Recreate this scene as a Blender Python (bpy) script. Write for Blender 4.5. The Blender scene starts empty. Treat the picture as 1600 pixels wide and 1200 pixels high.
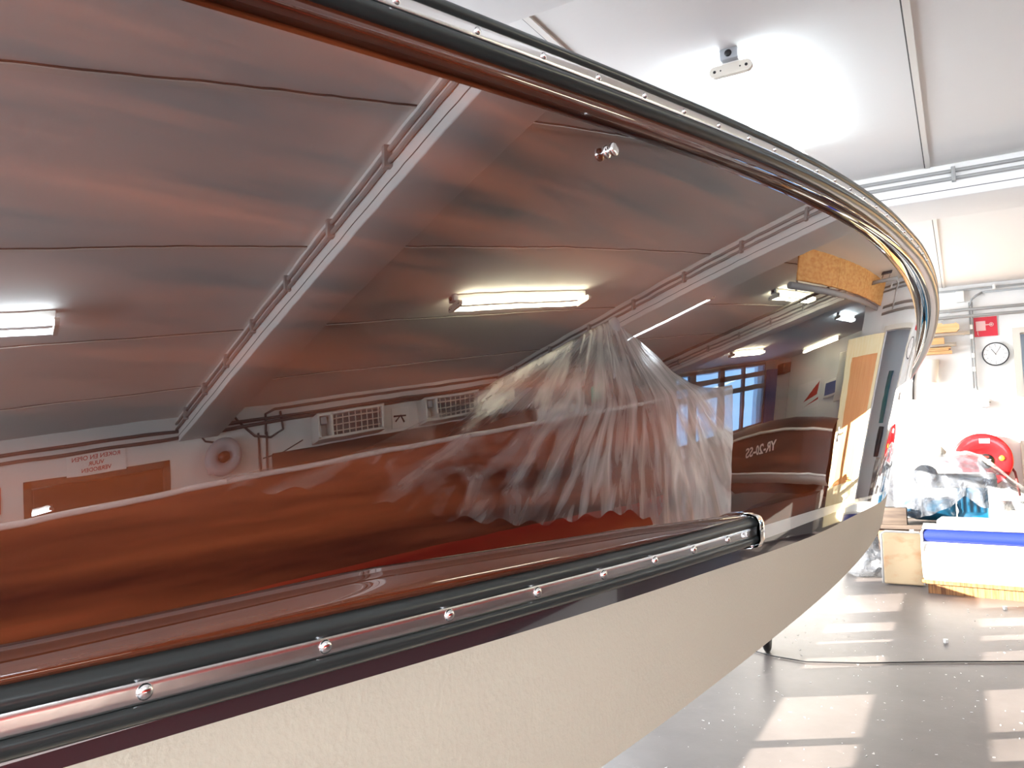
import bpy, bmesh, math, random
from mathutils import Vector, Matrix, Euler
random.seed(7)
sc = bpy.context.scene
COL = sc.collection
H = 1.5                      # eye height of the photographer above the floor
PI = math.pi
def V(x, y, z): return Vector((x, y, z))
def W3(x, y, z): return Vector((x, y, z + H))     # heights given from eye level

# ------------------------------------------------------------------ materials
MATS = {}
def mat(name, color, rough=.5, metal=0., coat=0., coat_ior=1.5, spec=.5, emis=None, emis_s=0., trans=0., noise=None, bump=None, ior=1.45, sub=None):
    if name in MATS: return MATS[name]
    m = bpy.data.materials.new(name); m.use_nodes = True
    nt = m.node_tree; b = nt.nodes['Principled BSDF']
    b.inputs['Base Color'].default_value = (*color, 1)
    b.inputs['Roughness'].default_value = rough
    b.inputs['Metallic'].default_value = metal
    b.inputs['Specular IOR Level'].default_value = spec
    b.inputs['IOR'].default_value = ior
    b.inputs['Coat Weight'].default_value = coat
    b.inputs['Coat Roughness'].default_value = .02
    b.inputs['Coat IOR'].default_value = coat_ior
    b.inputs['Transmission Weight'].default_value = trans
    if emis:
        b.inputs['Emission Color'].default_value = (*emis, 1); b.inputs['Emission Strength'].default_value = emis_s
    tc = nt.nodes.new('ShaderNodeTexCoord')
    if noise:            # (scale vector, second colour, contrast lo, hi)
        sc_, c2, lo, hi = noise
        mp = nt.nodes.new('ShaderNodeMapping'); mp.inputs['Scale'].default_value = sc_
        n = nt.nodes.new('ShaderNodeTexNoise'); n.inputs['Scale'].default_value = 1; n.inputs['Detail'].default_value = 6
        r = nt.nodes.new('ShaderNodeValToRGB'); r.color_ramp.elements[0].position = lo; r.color_ramp.elements[1].position = hi
        r.color_ramp.elements[0].color = (*color, 1); r.color_ramp.elements[1].color = (*c2, 1)
        nt.links.new(tc.outputs['Object'], mp.inputs[0]); nt.links.new(mp.outputs[0], n.inputs[0])
        nt.links.new(n.outputs[0], r.inputs[0]); nt.links.new(r.outputs[0], b.inputs['Base Color'])
    if bump:             # (scale, distance, strength)
        n2 = nt.nodes.new('ShaderNodeTexNoise'); n2.inputs['Scale'].default_value = bump[0]; n2.inputs['Detail'].default_value = 3
        bp = nt.nodes.new('ShaderNodeBump'); bp.inputs['Distance'].default_value = bump[1]; bp.inputs['Strength'].default_value = bump[2]
        nt.links.new(tc.outputs['Object'], n2.inputs[0]); nt.links.new(n2.outputs[0], bp.inputs['Height']); nt.links.new(bp.outputs[0], b.inputs['Normal'])
    MATS[name] = m
    return m

def thin_glass():
    m = bpy.data.materials.new('window_glass'); m.use_nodes = True; nt = m.node_tree; nt.nodes.clear()
    o = nt.nodes.new('ShaderNodeOutputMaterial'); t = nt.nodes.new('ShaderNodeBsdfTransparent'); g = nt.nodes.new('ShaderNodeBsdfGlossy'); g.inputs['Roughness'].default_value = 0
    f = nt.nodes.new('ShaderNodeFresnel'); mx = nt.nodes.new('ShaderNodeMixShader')
    ge = nt.nodes.new('ShaderNodeNewGeometry'); su = nt.nodes.new('ShaderNodeMath'); su.operation = 'SUBTRACT'; su.inputs[0].default_value = 1; nt.links.new(ge.outputs['Backfacing'], su.inputs[1])
    mu = nt.nodes.new('ShaderNodeMath'); mu.operation = 'MULTIPLY'; nt.links.new(f.outputs[0], mu.inputs[0]); nt.links.new(su.outputs[0], mu.inputs[1])     # front face only: no total reflection inside the pane
    nt.links.new(mu.outputs[0], mx.inputs[0]); nt.links.new(t.outputs[0], mx.inputs[1]); nt.links.new(g.outputs[0], mx.inputs[2]); nt.links.new(mx.outputs[0], o.inputs[0])
    return m

def film(name, alpha_lo, alpha_hi, tint=(.85, .85, .85), scale=(3, 3, 3), bump=.02, lo=.4, hi=.7, rough=.12, uv=None):
    """thin crinkled polythene: part see-through, part milky, glossy wrinkles"""
    m = bpy.data.materials.new(name); m.use_nodes = True; nt = m.node_tree; nt.nodes.clear(); L = nt.links.new
    o = nt.nodes.new('ShaderNodeOutputMaterial'); t = nt.nodes.new('ShaderNodeBsdfTransparent'); t.inputs[0].default_value = (.97, .97, .97, 1)
    p = nt.nodes.new('ShaderNodeBsdfPrincipled'); p.inputs['Base Color'].default_value = (*tint, 1); p.inputs['Roughness'].default_value = rough
    p.inputs['Specular IOR Level'].default_value = 1.0
    tc = nt.nodes.new('ShaderNodeTexCoord'); mp = nt.nodes.new('ShaderNodeMapping'); mp.inputs['Scale'].default_value = scale
    n = nt.nodes.new('ShaderNodeTexNoise'); n.inputs['Scale'].default_value = 1; n.inputs['Detail'].default_value = 7; n.inputs['Distortion'].default_value = 1.4
    r = nt.nodes.new('ShaderNodeMapRange'); r.inputs[1].default_value = lo; r.inputs[2].default_value = hi; r.inputs[3].default_value = alpha_lo; r.inputs[4].default_value = alpha_hi
    bp = nt.nodes.new('ShaderNodeBump'); bp.inputs['Distance'].default_value = bump; bp.inputs['Strength'].default_value = .8
    mx = nt.nodes.new('ShaderNodeMixShader')
    if uv:
        un = nt.nodes.new('ShaderNodeUVMap'); un.uv_map = 'grain'; L(un.outputs[0], mp.inputs[0])
    else: L(tc.outputs['Object'], mp.inputs[0])
    L(mp.outputs[0], n.inputs[0]); L(n.outputs[0], r.inputs[0]); L(n.outputs[0], bp.inputs['Height'])
    fac = r.outputs[0]
    if uv:               # the sheet is doubled over at its end and single towards the other
        sx = nt.nodes.new('ShaderNodeSeparateXYZ'); L(un.outputs[0], sx.inputs[0])
        for (a0, a1, v0, v1) in ((.02, .30, 0, .38), (-1.25, -.5, -.30, 0)):
            q = nt.nodes.new('ShaderNodeMapRange'); q.inputs[1].default_value = a0; q.inputs[2].default_value = a1; q.inputs[3].default_value = v0; q.inputs[4].default_value = v1; L(sx.outputs[0], q.inputs[0])
            ad = nt.nodes.new('ShaderNodeMath'); ad.operation = 'ADD'; ad.use_clamp = True; L(fac, ad.inputs[0]); L(q.outputs[0], ad.inputs[1]); fac = ad.outputs[0]
    L(bp.outputs[0], p.inputs['Normal']); L(fac, mx.inputs[0]); L(t.outputs[0], mx.inputs[1]); L(p.outputs[0], mx.inputs[2]); L(mx.outputs[0], o.inputs[0])
    return m

def mahogany(name, dark, light, coat_ior, ripple=.00008, coat_rough=0., coat_w=1.):
    m = bpy.data.materials.new(name); m.use_nodes = True; nt = m.node_tree; L = nt.links.new; b = nt.nodes['Principled BSDF']
    uv = nt.nodes.new('ShaderNodeUVMap'); uv.uv_map = 'grain'
    def noise(scale, detail, dist=0., rough=.6):
        mp = nt.nodes.new('ShaderNodeMapping'); mp.inputs['Scale'].default_value = scale
        n = nt.nodes.new('ShaderNodeTexNoise'); n.inputs['Scale'].default_value = 1; n.inputs['Detail'].default_value = detail; n.inputs['Distortion'].default_value = dist; n.inputs['Roughness'].default_value = rough
        L(uv.outputs[0], mp.inputs[0]); L(mp.outputs[0], n.inputs[0]); return n
    n1 = noise((1.3, 13, 1), 3, .4, .5); n2 = noise((7, 90, 1), 2, .2, .6); n3 = noise((60, 220, 1), 2, 0., .8)
    a = nt.nodes.new('ShaderNodeMix'); a.data_type = 'FLOAT'; a.inputs[0].default_value = .16; L(n1.outputs[0], a.inputs[2]); L(n2.outputs[0], a.inputs[3])
    a2 = nt.nodes.new('ShaderNodeMix'); a2.data_type = 'FLOAT'; a2.inputs[0].default_value = .0; L(a.outputs[0], a2.inputs[2]); L(n3.outputs[0], a2.inputs[3])
    r = nt.nodes.new('ShaderNodeValToRGB'); r.color_ramp.elements[0].position = .38; r.color_ramp.elements[1].position = .66
    r.color_ramp.elements[0].color = (*dark, 1); r.color_ramp.elements[1].color = (*light, 1)
    L(a2.outputs[0], r.inputs[0]); L(r.outputs[0], b.inputs['Base Color'])
    b.inputs['Roughness'].default_value = .35; b.inputs['Specular IOR Level'].default_value = 0
    b.inputs['Coat Weight'].default_value = coat_w; b.inputs['Coat Roughness'].default_value = coat_rough; b.inputs['Coat IOR'].default_value = coat_ior
    nr = noise((9, 11, 1), 1.5); bp = nt.nodes.new('ShaderNodeBump'); bp.inputs['Distance'].default_value = ripple; bp.inputs['Strength'].default_value = 1
    L(nr.outputs[0], bp.inputs['Height']); L(bp.outputs[0], b.inputs['Coat Normal'])
    return m

M = dict(
    ceiling=mat('painted_ceiling', (.80, .79, .77), .7, bump=(14, .003, .5)),
    wall=mat('white_plaster', (.80, .79, .76), .75, noise=((.9, .9, .9), (.68, .66, .63), .45, .8), bump=(30, .002, .4)),
    wall_grey=mat('grey_plaster', (.42, .43, .45), .75),
    seam=mat('white_cover_strip', (.78, .75, .70), .6),
    gap=mat('dark_joint', (.07, .065, .06), .8),
    pipe=mat('grey_conduit', (.33, .33, .32), .45),
    pipe_dark=mat('dark_conduit', (.10, .095, .09), .5),
    steel=mat('galvanised_steel', (.45, .46, .47), .35, metal=.8),
    chrome=mat('polished_chrome', (.92, .92, .92), .06, metal=1),
    stainless=mat('stainless_strip', (.88, .86, .85), .24, metal=1, bump=(40, .0006, .5)),
    rubber=mat('black_rubber', (.018, .021, .020), .28, spec=.6),
    black=mat('black_plastic', (.015, .015, .017), .4),
    plastic_white=mat('white_plastic', (.82, .80, .75), .4),
    plastic_cream=mat('cream_plastic', (.66, .62, .54), .45),
    plastic_grey=mat('grey_plastic', (.42, .45, .48), .4),
    tube_cool=mat('cool_tube', (.9, .95, 1), .4, emis=(.80, .92, 1.0), emis_s=19),
    tube_warm=mat('warm_tube', (1, .97, .85), .4, emis=(1.0, .93, .68), emis_s=19),
    frame_dark=mat('grey_window_frame', (.15, .15, .16), .5),
    frame_white=mat('white_window_frame', (.72, .72, .70), .5),
    glass=thin_glass(),
    osb=mat('osb_board', (.62, .27, .07), .7, noise=((40, 12, 40), (.78, .42, .14), .35, .65)),
    pine=mat('pine_board', (.72, .38, .15), .55, noise=((6, 40, 60), (.80, .50, .24), .35, .65)),
    pine_pale=mat('pale_pine_frame', (.85, .68, .36), .5, noise=((30, 30, 4), (.88, .76, .48), .35, .65)),
    ply=mat('orange_ply_panel', (.66, .25, .06), .45, noise=((30, 30, 2.5), (.74, .32, .09), .35, .65)),
    ply_raw=mat('stained_plywood', (.72, .55, .34), .7, noise=((5, 5, 9), (.66, .30, .14), .52, .74)),
    teak=mat('teak_slats', (.14, .05, .02), .5, noise=((70, 70, 4), (.36, .17, .06), .35, .6)),
    red=mat('red_enamel', (.46, .004, .006), .35, coat=.4),
    red_sign=mat('red_sign_face', (.65, .01, .03), .45),
    orange=mat('orange_label', (.95, .45, .03), .4),
    yellow=mat('yellow_plastic', (.95, .60, .03), .4),
    white=mat('white_print', (.85, .83, .80), .5),
    pinkish=mat('pale_red_print', (.80, .50, .47), .5),
    red_text=mat('red_print', (.55, .05, .03), .6),
    vinyl_white=mat('white_vinyl', (.66, .645, .61), .4, bump=(25, .002, .3)),
    vinyl_blue=mat('blue_vinyl', (.009, .020, .155), .38, bump=(25, .002, .3)),
    engine_blue=mat('blue_engine_paint', (.003, .075, .15), .35, coat=.4),
    cardboard=mat('brown_cardboard', (.16, .085, .05), .8),
    wood_old=mat('old_timber', (.05, .035, .028), .7, noise=((3, 30, 30), (.09, .066, .05), .35, .65)),
    primer=mat('beige_antifouling', (.40, .365, .285), .62, spec=.25, bump=(160, .0015, .5), noise=((1.2, 1.2, 1.2), (.36, .33, .26), .4, .75)),
    stripe=mat('grey_boot_stripe', (.40, .39, .36), .12, coat=.5),
    boot=mat('dark_boot_top', (.028, .020, .022), .06, coat=1, coat_ior=1.6),
    red_bottom=mat('red_antifouling', (.58, .02, .016), .45),
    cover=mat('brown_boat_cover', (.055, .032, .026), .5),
    teal=mat('teal_fabric', (.02, .16, .17), .7),
    curtain=mat('blue_curtain', (.09, .14, .30), .8),
    brick=mat('pale_stone', (.5, .49, .47), .8),
)
M['mahogany'] = mahogany('varnished_mahogany', (.012, .0024, .0014), (.125, .031, .010), 2.35)
M['mahogany2'] = mahogany('varnished_mahogany_moulding', (.030, .006, .003), (.085, .022, .008), 1.9, ripple=.00004)
M['mahogany3'] = mahogany('dull_mahogany', (.085, .017, .012), (.19, .042, .023), 1.5, coat_rough=.35, coat_w=.5)  # rougher, weaker coat and lighter base than the near hull
M['film'] = film('polythene_sheet', .16, .92, tint=(.88, .84, .80), scale=(8, 1.1, 1), bump=.02, lo=.40, hi=.72, uv=True)
M['film_milky'] = film('milky_polythene', .42, .88, tint=(.12, .13, .15), scale=(6, 6, 6), bump=.03, lo=.4, hi=.62)

# concrete floor with scuffs
def floor_mat():
    m = bpy.data.materials.new('painted_concrete'); m.use_nodes = True; nt = m.node_tree; L = nt.links.new; b = nt.nodes['Principled BSDF']
    tc = nt.nodes.new('ShaderNodeTexCoord')
    def noise(scale, detail, rough=.6, vec=(1, 1, 1)):
        mp = nt.nodes.new('ShaderNodeMapping'); mp.inputs['Scale'].default_value = vec
        n = nt.nodes.new('ShaderNodeTexNoise'); n.inputs['Scale'].default_value = scale; n.inputs['Detail'].default_value = detail; n.inputs['Roughness'].default_value = rough
        L(tc.outputs['Object'], mp.inputs[0]); L(mp.outputs[0], n.inputs[0]); return n
    n1 = noise(1.1, 5); n2 = noise(34, 3, .5, (1, .6, 1)); n3 = noise(7, 8, .75)
    r = nt.nodes.new('ShaderNodeValToRGB'); e = r.color_ramp.elements
    e[0].position = .35; e[0].color = (.105, .088, .082, 1); e[1].position = .68; e[1].color = (.165, .142, .134, 1)
    L(n1.outputs[0], r.inputs[0])
    r2 = nt.nodes.new('ShaderNodeValToRGB'); r2.color_ramp.elements[0].position = .735; r2.color_ramp.elements[1].position = .755
    L(n2.outputs[0], r2.inputs[0])
    mx = nt.nodes.new('ShaderNodeMix'); mx.data_type = 'RGBA'; L(r2.outputs[0], mx.inputs[0]); L(r.outputs[0], mx.inputs[6]); mx.inputs[7].default_value = (.62, .58, .54, 1)
    r3 = nt.nodes.new('ShaderNodeValToRGB'); r3.color_ramp.elements[0].position = .62; r3.color_ramp.elements[1].position = .74; r3.color_ramp.elements[1].color = (.35, .35, .35, 1)
    L(n3.outputs[0], r3.inputs[0])
    mx2 = nt.nodes.new('ShaderNodeMix'); mx2.data_type = 'RGBA'; L(r3.outputs[0], mx2.inputs[0]); L(mx.outputs[2], mx2.inputs[6]); mx2.inputs[7].default_value = (.30, .27, .255, 1)
    L(mx2.outputs[2], b.inputs['Base Color']); b.inputs['Roughness'].default_value = .42; b.inputs['Specular IOR Level'].default_value = .4
    bp = nt.nodes.new('ShaderNodeBump'); bp.inputs['Distance'].default_value = .002; bp.inputs['Strength'].default_value = .5; L(n3.outputs[0], bp.inputs['Height']); L(bp.outputs[0], b.inputs['Normal'])
    return m
M['floor'] = floor_mat()

# ------------------------------------------------------------------ mesh builder
def empty(name, loc, rz=0):
    o = bpy.data.objects.new(name, None); COL.objects.link(o); o.location = loc; o.rotation_euler = (0, 0, rz); o.empty_display_size = .1
    return o
def tag(o, label, cat, group=None, kind=None):
    if label: o['label'] = label
    if cat: o['category'] = cat
    if group: o['group'] = group
    if kind: o['kind'] = kind
    return o

class MB:
    """collects shapes in world coordinates, then links them as one mesh object"""
    def __init__(s): s.v = []; s.f = []; s.sm = []; s.mi = []; s.uv = {}
    def add(s, verts, faces, smooth=False, mi=0):
        k = len(s.v); s.v += [Vector(v) for v in verts]
        for f in faces: s.f.append([i + k for i in f]); s.sm.append(smooth); s.mi.append(mi)
        return s
    def box(s, c, size, rot=None, mi=0, bev=0):
        c = Vector(c); hx, hy, hz = size[0] / 2, size[1] / 2, size[2] / 2
        if bev <= 0:
            vs = [Vector((x, y, z)) for x in (-hx, hx) for y in (-hy, hy) for z in (-hz, hz)]
            fs = [(0, 1, 3, 2), (4, 6, 7, 5), (0, 4, 5, 1), (2, 3, 7, 6), (0, 2, 6, 4), (1, 5, 7, 3)]
        else:
            bm = bmesh.new(); bmesh.ops.create_cube(bm, size=1); bmesh.ops.scale(bm, vec=size, verts=bm.verts)
            bmesh.ops.bevel(bm, geom=bm.edges[:], offset=min(bev, min(size) * .45), segments=3, affect='EDGES', profile=.5)
            bm.verts.index_update(); vs = [v.co.copy() for v in bm.verts]; fs = [[v.index for v in f.verts] for f in bm.faces]; bm.free()
        if rot is not None:
            R = Euler(rot).to_matrix() if not isinstance(rot, Matrix) else rot
            vs = [R @ v for v in vs]
        return s.add([c + v for v in vs], fs, bev > 0, mi)
    def tube(s, pts, r, n=12, mi=0, caps=True, closed=False):
        pts = [Vector(p) for p in pts]; rr = r if isinstance(r, (list, tuple)) else [r] * len(pts)
        vs = []; fs = []; N = len(pts); up = None
        for i, p in enumerate(pts):
            a = pts[i - 1] if i > 0 else (pts[-1] if closed else p); b = pts[i + 1] if i < N - 1 else (pts[0] if closed else p)
            t = (b - a).normalized()
            if up is None: up = Vector((0, 0, 1)) if abs(t.z) < .9 else Vector((1, 0, 0))
            x = t.cross(up).normalized(); y = x.cross(t).normalized(); up = y
            for k in range(n): vs.append(p + rr[i] * (math.cos(2 * PI * k / n) * x + math.sin(2 * PI * k / n) * y))
        for i in range(N - (0 if closed else 1)):
            j = (i + 1) % N
            for k in range(n): fs.append((i * n + k, i * n + (k + 1) % n, j * n + (k + 1) % n, j * n + k))
        s.add(vs, fs, True, mi)
        if caps and not closed:
            k0 = len(s.v) - len(vs)
            s.f.append([k0 + k for k in range(n)][::-1]); s.sm.append(False); s.mi.append(mi)
            s.f.append([k0 + (N - 1) * n + k for k in range(n)]); s.sm.append(False); s.mi.append(mi)
        return s
    def lathe(s, origin, axis, prof, n=32, mi=0, smooth=True, squash=1.):
        """prof: list of (radius, distance along axis)"""
        origin = Vector(origin); t = Vector(axis).normalized(); u = Vector((0, 0, 1)) if abs(t.z) < .9 else Vector((1, 0, 0))
        x = t.cross(u).normalized(); y = x.cross(t).normalized(); vs = []; fs = []
        for (r, d) in prof:
            for k in range(n): vs.append(origin + t * d + r * (math.cos(2 * PI * k / n) * x * squash + math.sin(2 * PI * k / n) * y))
        for i in range(len(prof) - 1):
            for k in range(n): fs.append((i * n + k, i * n + (k + 1) % n, (i + 1) * n + (k + 1) % n, (i + 1) * n + k))
        s.add(vs, fs, smooth, mi); return s
    def grid(s, P, smooth=True, mi=0, uvs=None):
        """P[i][j] points"""
        n, m = len(P), len(P[0]); k = len(s.v)
        s.v += [Vector(p) for row in P for p in row]
        for i in range(n - 1):
            for j in range(m - 1):
                s.f.append([k + i * m + j, k + (i + 1) * m + j, k + (i + 1) * m + j + 1, k + i * m + j + 1]); s.sm.append(smooth); s.mi.append(mi)
        if uvs:
            for i in range(n):
                for j in range(m): s.uv[k + i * m + j] = uvs[i][j]
        return s
    def sweep(s, frames, prof, closed=True, mi=0, smooth=True, uvscale=None, ks=None):
        """frames: list of (P,out,up); prof: list of (e,h)"""
        P = []; U = []; L = 0; last = None
        for fi, (p, o, u) in enumerate(frames):
            pr = prof + ([prof[0]] if closed else [])
            if ks: pr = [(e * (ks[fi][0] if e > 0 else 1), h * ks[fi][1]) for e, h in pr]
            P.append([p + o * e + u * h for e, h in pr])
            if last is not None: L += (p - last).length
            last = p; U.append([(L, k * .01) for k in range(len(pr))])
        return s.grid(P, smooth, mi, U)
    def poly(s, pts, d, mi=0):
        """flat polygon pts (list of Vectors) extruded by vector d"""
        n = len(pts); d = Vector(d); vs = [Vector(p) for p in pts] + [Vector(p) + d for p in pts]
        fs = [list(range(n))[::-1], list(range(n, 2 * n))] + [[i, (i + 1) % n, n + (i + 1) % n, n + i] for i in range(n)]
        return s.add(vs, fs, False, mi)
    def build(s, name, material, parent=None, label=None, origin=None):
        me = bpy.data.meshes.new(name)
        if parent is not None: org = parent_world(parent)
        elif origin is not None: org = Vector(origin)
        else:
            org = Vector(((min(v.x for v in s.v) + max(v.x for v in s.v)) / 2, (min(v.y for v in s.v) + max(v.y for v in s.v)) / 2, min(v.z for v in s.v)))
        me.from_pydata([tuple(v - org) for v in s.v], [], s.f)
        for m_ in (material if isinstance(material, (list, tuple)) else [material]): me.materials.append(m_)
        me.polygons.foreach_set('use_smooth', s.sm); me.polygons.foreach_set('material_index', s.mi)
        if s.uv:
            uvl = me.uv_layers.new(name='grain')
            for lp in me.loops: uvl.data[lp.index].uv = s.uv.get(lp.vertex_index, (0, 0))
        me.update()
        o = bpy.data.objects.new(name, me); COL.objects.link(o)
        o.location = org if parent is None else (0, 0, 0)
        if parent is not None:
            o.parent = parent
        if label: o['label'] = label
        return o

def parent_world(p):
    loc = Vector((0, 0, 0)); q = p
    while q is not None: loc = loc + Vector(q.location); q = q.parent
    return loc
def recalc(o):
    bm = bmesh.new(); bm.from_mesh(o.data); bmesh.ops.remove_doubles(bm, verts=bm.verts, dist=1e-6); bmesh.ops.recalc_face_normals(bm, faces=bm.faces); bm.to_mesh(o.data); bm.free(); return o
def copy_tree(o, parent=None, loc=None, rz=None, label=None):
    c = o.copy(); COL.objects.link(c)
    if parent is not None: c.parent = parent
    if loc is not None: c.location = loc
    if rz is not None: c.rotation_euler = (0, 0, rz)
    if label: c['label'] = label
    for ch in list(o.children): copy_tree(ch, c)
    return c
def text_mesh(body, size, material, loc, rot, name, parent=None, extrude=.0005, align='CENTER', bold=0.):
    cu = bpy.data.curves.new('t', 'FONT'); cu.body = body; cu.size = size; cu.extrude = extrude; cu.align_x = align; cu.align_y = 'CENTER'; cu.offset = bold; cu.resolution_u = 3
    to = bpy.data.objects.new('t', cu); COL.objects.link(to)
    dg = bpy.context.evaluated_depsgraph_get(); me = bpy.data.meshes.new_from_object(to.evaluated_get(dg))
    bpy.data.objects.remove(to); bpy.data.curves.remove(cu)
    me.materials.clear(); me.materials.append(material)
    R = Euler(rot).to_matrix().to_4x4(); me.transform(Matrix.Translation(Vector(loc) - (parent_world(parent) if parent else Vector((0, 0, 0)))) @ R)
    o = bpy.data.objects.new(name, me); COL.objects.link(o)
    if parent: o.parent = parent
    return o

# ------------------------------------------------------------------ room shell
def struct(name, mb, m, parent=None):
    o = mb.build(name, m, parent)
    if parent is None: o['kind'] = 'structure'
    return o
CE = H + 1.45            # ceiling height
XL, XR, YF, YB, XW, YW = -4.2, 5.39, -3.5, 10.4, 7.0, 16.2
struct('floor', MB().box((1.4, 6.3, -.05), (12, 20.4, .1)), M['floor'])
struct('ceiling', MB().box((1.4, 6.3, CE + .06), (12, 20.4, .12)), M['ceiling'])
# back wall with a doorway X .62..1.58
DH = H + .84
w = MB(); w.box(((XL + .62) / 2, YB + .1, CE / 2), (.62 - XL, .2, CE)); w.box(((1.58 + 2.1) / 2, YB + .1, CE / 2), (.52, .2, CE)); w.box((1.1, YB + .1, (DH + CE) / 2), (.96, .2, CE - DH))
struct('wall_back', w, M['wall'])
struct('wall_side', MB().box((2.2, (YB + YW) / 2, CE / 2), (.2, YW - YB, CE)), M['wall'])
struct('wall_far', MB().box(((2.1 + XW) / 2 + .1, YW + .1, CE / 2), (XW - 2.1 + .4, .2, CE)), M['wall'])
# small room behind the doorway
struct('wall_store', MB().box((1.1, YB + 1.6, CE / 2), (2.0, .1, CE)), M['wall'])

def wall_with_openings(name, fixed, y0, y1, openings, thick, axis, m):
    """wall in the plane X=fixed (axis 'x') or Y=fixed (axis 'y'); openings: (a0,a1,z0,z1)"""
    w = MB()
    def bx(a0, a1, z0, z1):
        if a1 - a0 < 1e-4 or z1 - z0 < 1e-4: return
        c = ((a0 + a1) / 2, (z0 + z1) / 2)
        if axis == 'x': w.box((fixed + thick / 2, c[0], c[1]), (abs(thick), a1 - a0, z1 - z0))
        else: w.box((c[0], fixed + thick / 2, c[1]), (a1 - a0, abs(thick), z1 - z0))
    a = y0
    for (o0, o1, z0, z1) in sorted(openings):
        bx(a, o0, 0, CE); bx(o0, o1, 0, z0); bx(o0, o1, z1, CE); a = o1
    bx(a, y1, 0, CE)
    return struct(name, w, m)
def window(n, fixed, a0, a1, z0, z1, vbars, hbars, axis, m, out=.0, glass=True):
    """frame with bars (a position or (position, width)) and panes"""
    t = .05; d = .07; w = MB()
    def bx(b0, b1, c0, c1, mb=w, dd=d):
        c = ((b0 + b1) / 2, (c0 + c1) / 2)
        if axis == 'x': mb.box((fixed + out, c[0], c[1]), (dd, b1 - b0, c1 - c0))
        else: mb.box((c[0], fixed + out, c[1]), (b1 - b0, dd, c1 - c0))
    bx(a0, a0 + t, z0, z1); bx(a1 - t, a1, z0, z1); bx(a0, a1, z0, z0 + t); bx(a0, a1, z1 - t, z1)
    for b in vbars: bx(b[0] - b[1] / 2, b[0] + b[1] / 2, z0, z1)
    for b in hbars: bx(a0, a1, b[0] - b[1] / 2, b[0] + b[1] / 2)
    e = empty('window_%d' % n, (fixed, (a0 + a1) / 2, z0) if axis == 'x' else ((a0 + a1) / 2, fixed, z0)); e['kind'] = 'structure'
    w.build('window_frame', m, e)
    if glass:
        g = MB(); bx(a0 + .01, a1 - .01, z0 + .01, z1 - .01, g, .006); g.build('pane', M['glass'], e)
    return e

# left wall: the sun comes through here
LW = [(1.34, 2.49, .75, 2.85), (2.84, 3.63, .75, 2.85), (3.68, 5.10, .75, 2.32), (5.5, 7.1, .75, 2.85), (7.3, 9.6, .45, 2.85)]
wall_with_openings('wall_left', XL, YF, YB, LW, -.2, 'x', M['wall'])
HB = [(.975, .11)]
window(1, XL, *LW[0], [(1.755, .05)], HB + [(1.9, .05)], 'x', M['frame_white'])
window(2, XL, *LW[1], [(3.30, .22)], HB + [(1.9, .05)], 'x', M['frame_white'])
window(3, XL, *LW[2], [(4.21, .30)], HB + [(1.9, .05)], 'x', M['frame_white'])
window(4, XL, *LW[3], [(6.3, .06)], [(1.9, .05)], 'x', M['frame_white'])
window(5, XL, *LW[4], [(8.45, .05)], [(1.9, .05)], 'x', M['frame_white'])
# wall behind the photographer; its wide window band is added for fill light
FW = [(-3.2, 4.6, 1.0, 2.75)]
wall_with_openings('wall_front', YF, XL, XR, FW, -.2, 'y', M['wall'])
window(6, YF, *FW[0], [(-1.25, .07), (.7, .07), (2.65, .07)], [(2.1, .05)], 'y', M['frame_white'])
# right wall with the dark interior window seen in the varnish
RWo = [(.57, 1.62, H + .74, H + 1.12)]
wall_with_openings('wall_right', XR, YF, 7.0, RWo, .2, 'x', M['wall'])
rw = window(7, XR, .57, 1.62, H + .74, H + 1.12, [], [], 'x', M['wood_old'], out=.03)
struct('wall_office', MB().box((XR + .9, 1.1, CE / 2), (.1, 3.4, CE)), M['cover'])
struct('wall_return', MB().box(((XR + XW) / 2 + .2, 7.1, CE / 2), (XW - XR + .2, .2, CE)), M['wall'])
# window wall of the wing
WW = [(10.55, 14.45, H + .15, H + 1.42)]
wall_with_openings('wall_window', XW, 7.0, YW + .2, WW, .2, 'x', M['wall_grey'])
window(8, XW, *WW[0], [(11.18, .22), (12.33, .22), (13.32, .10)], [(H + 1.2, .09), (H + .95, .09)], 'x', M['frame_dark'])
# ceiling beams and seams
def beam(n, y0, y1, x0=XL, x1=XW):
    b = MB().box(((x0 + x1) / 2, (y0 + y1) / 2, CE - .10), (x1 - x0, y1 - y0, .20), bev=.008)
    b.box(((x0 + x1) / 2, y0 - .0006, CE - .155), (x1 - x0, .002, .004), mi=1)
    o = b.build('trim_%d' % n, [M['ceiling'], M['gap']]); o['kind'] = 'structure'
beam(1, 5.17, 5.72, x1=XR); beam(2, 1.70, 2.03, x1=XR); beam(3, -1.9, -1.4, x1=XR); beam(4, 9.0, 9.5, 2.3, XW)
k = 5
for i, x in enumerate([-3.58, -2.42, -1.25, -.085, 1.08, 2.25, 3.42, 4.58]):
    s_ = MB()
    for (ya, yb) in ((YF, -1.9), (-1.4, 1.70), (2.03, 5.17), (5.72, YB)):
        s_.box((x + .006, (ya + yb) / 2, CE - .004), (.026, yb - ya, .008)); s_.box((x - .010, (ya + yb) / 2, CE - .002), (.005, yb - ya, .004), mi=1)
    o = s_.build('trim_%d' % k, [M['seam'], M['gap']]); o['kind'] = 'structure'; k += 1

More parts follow.
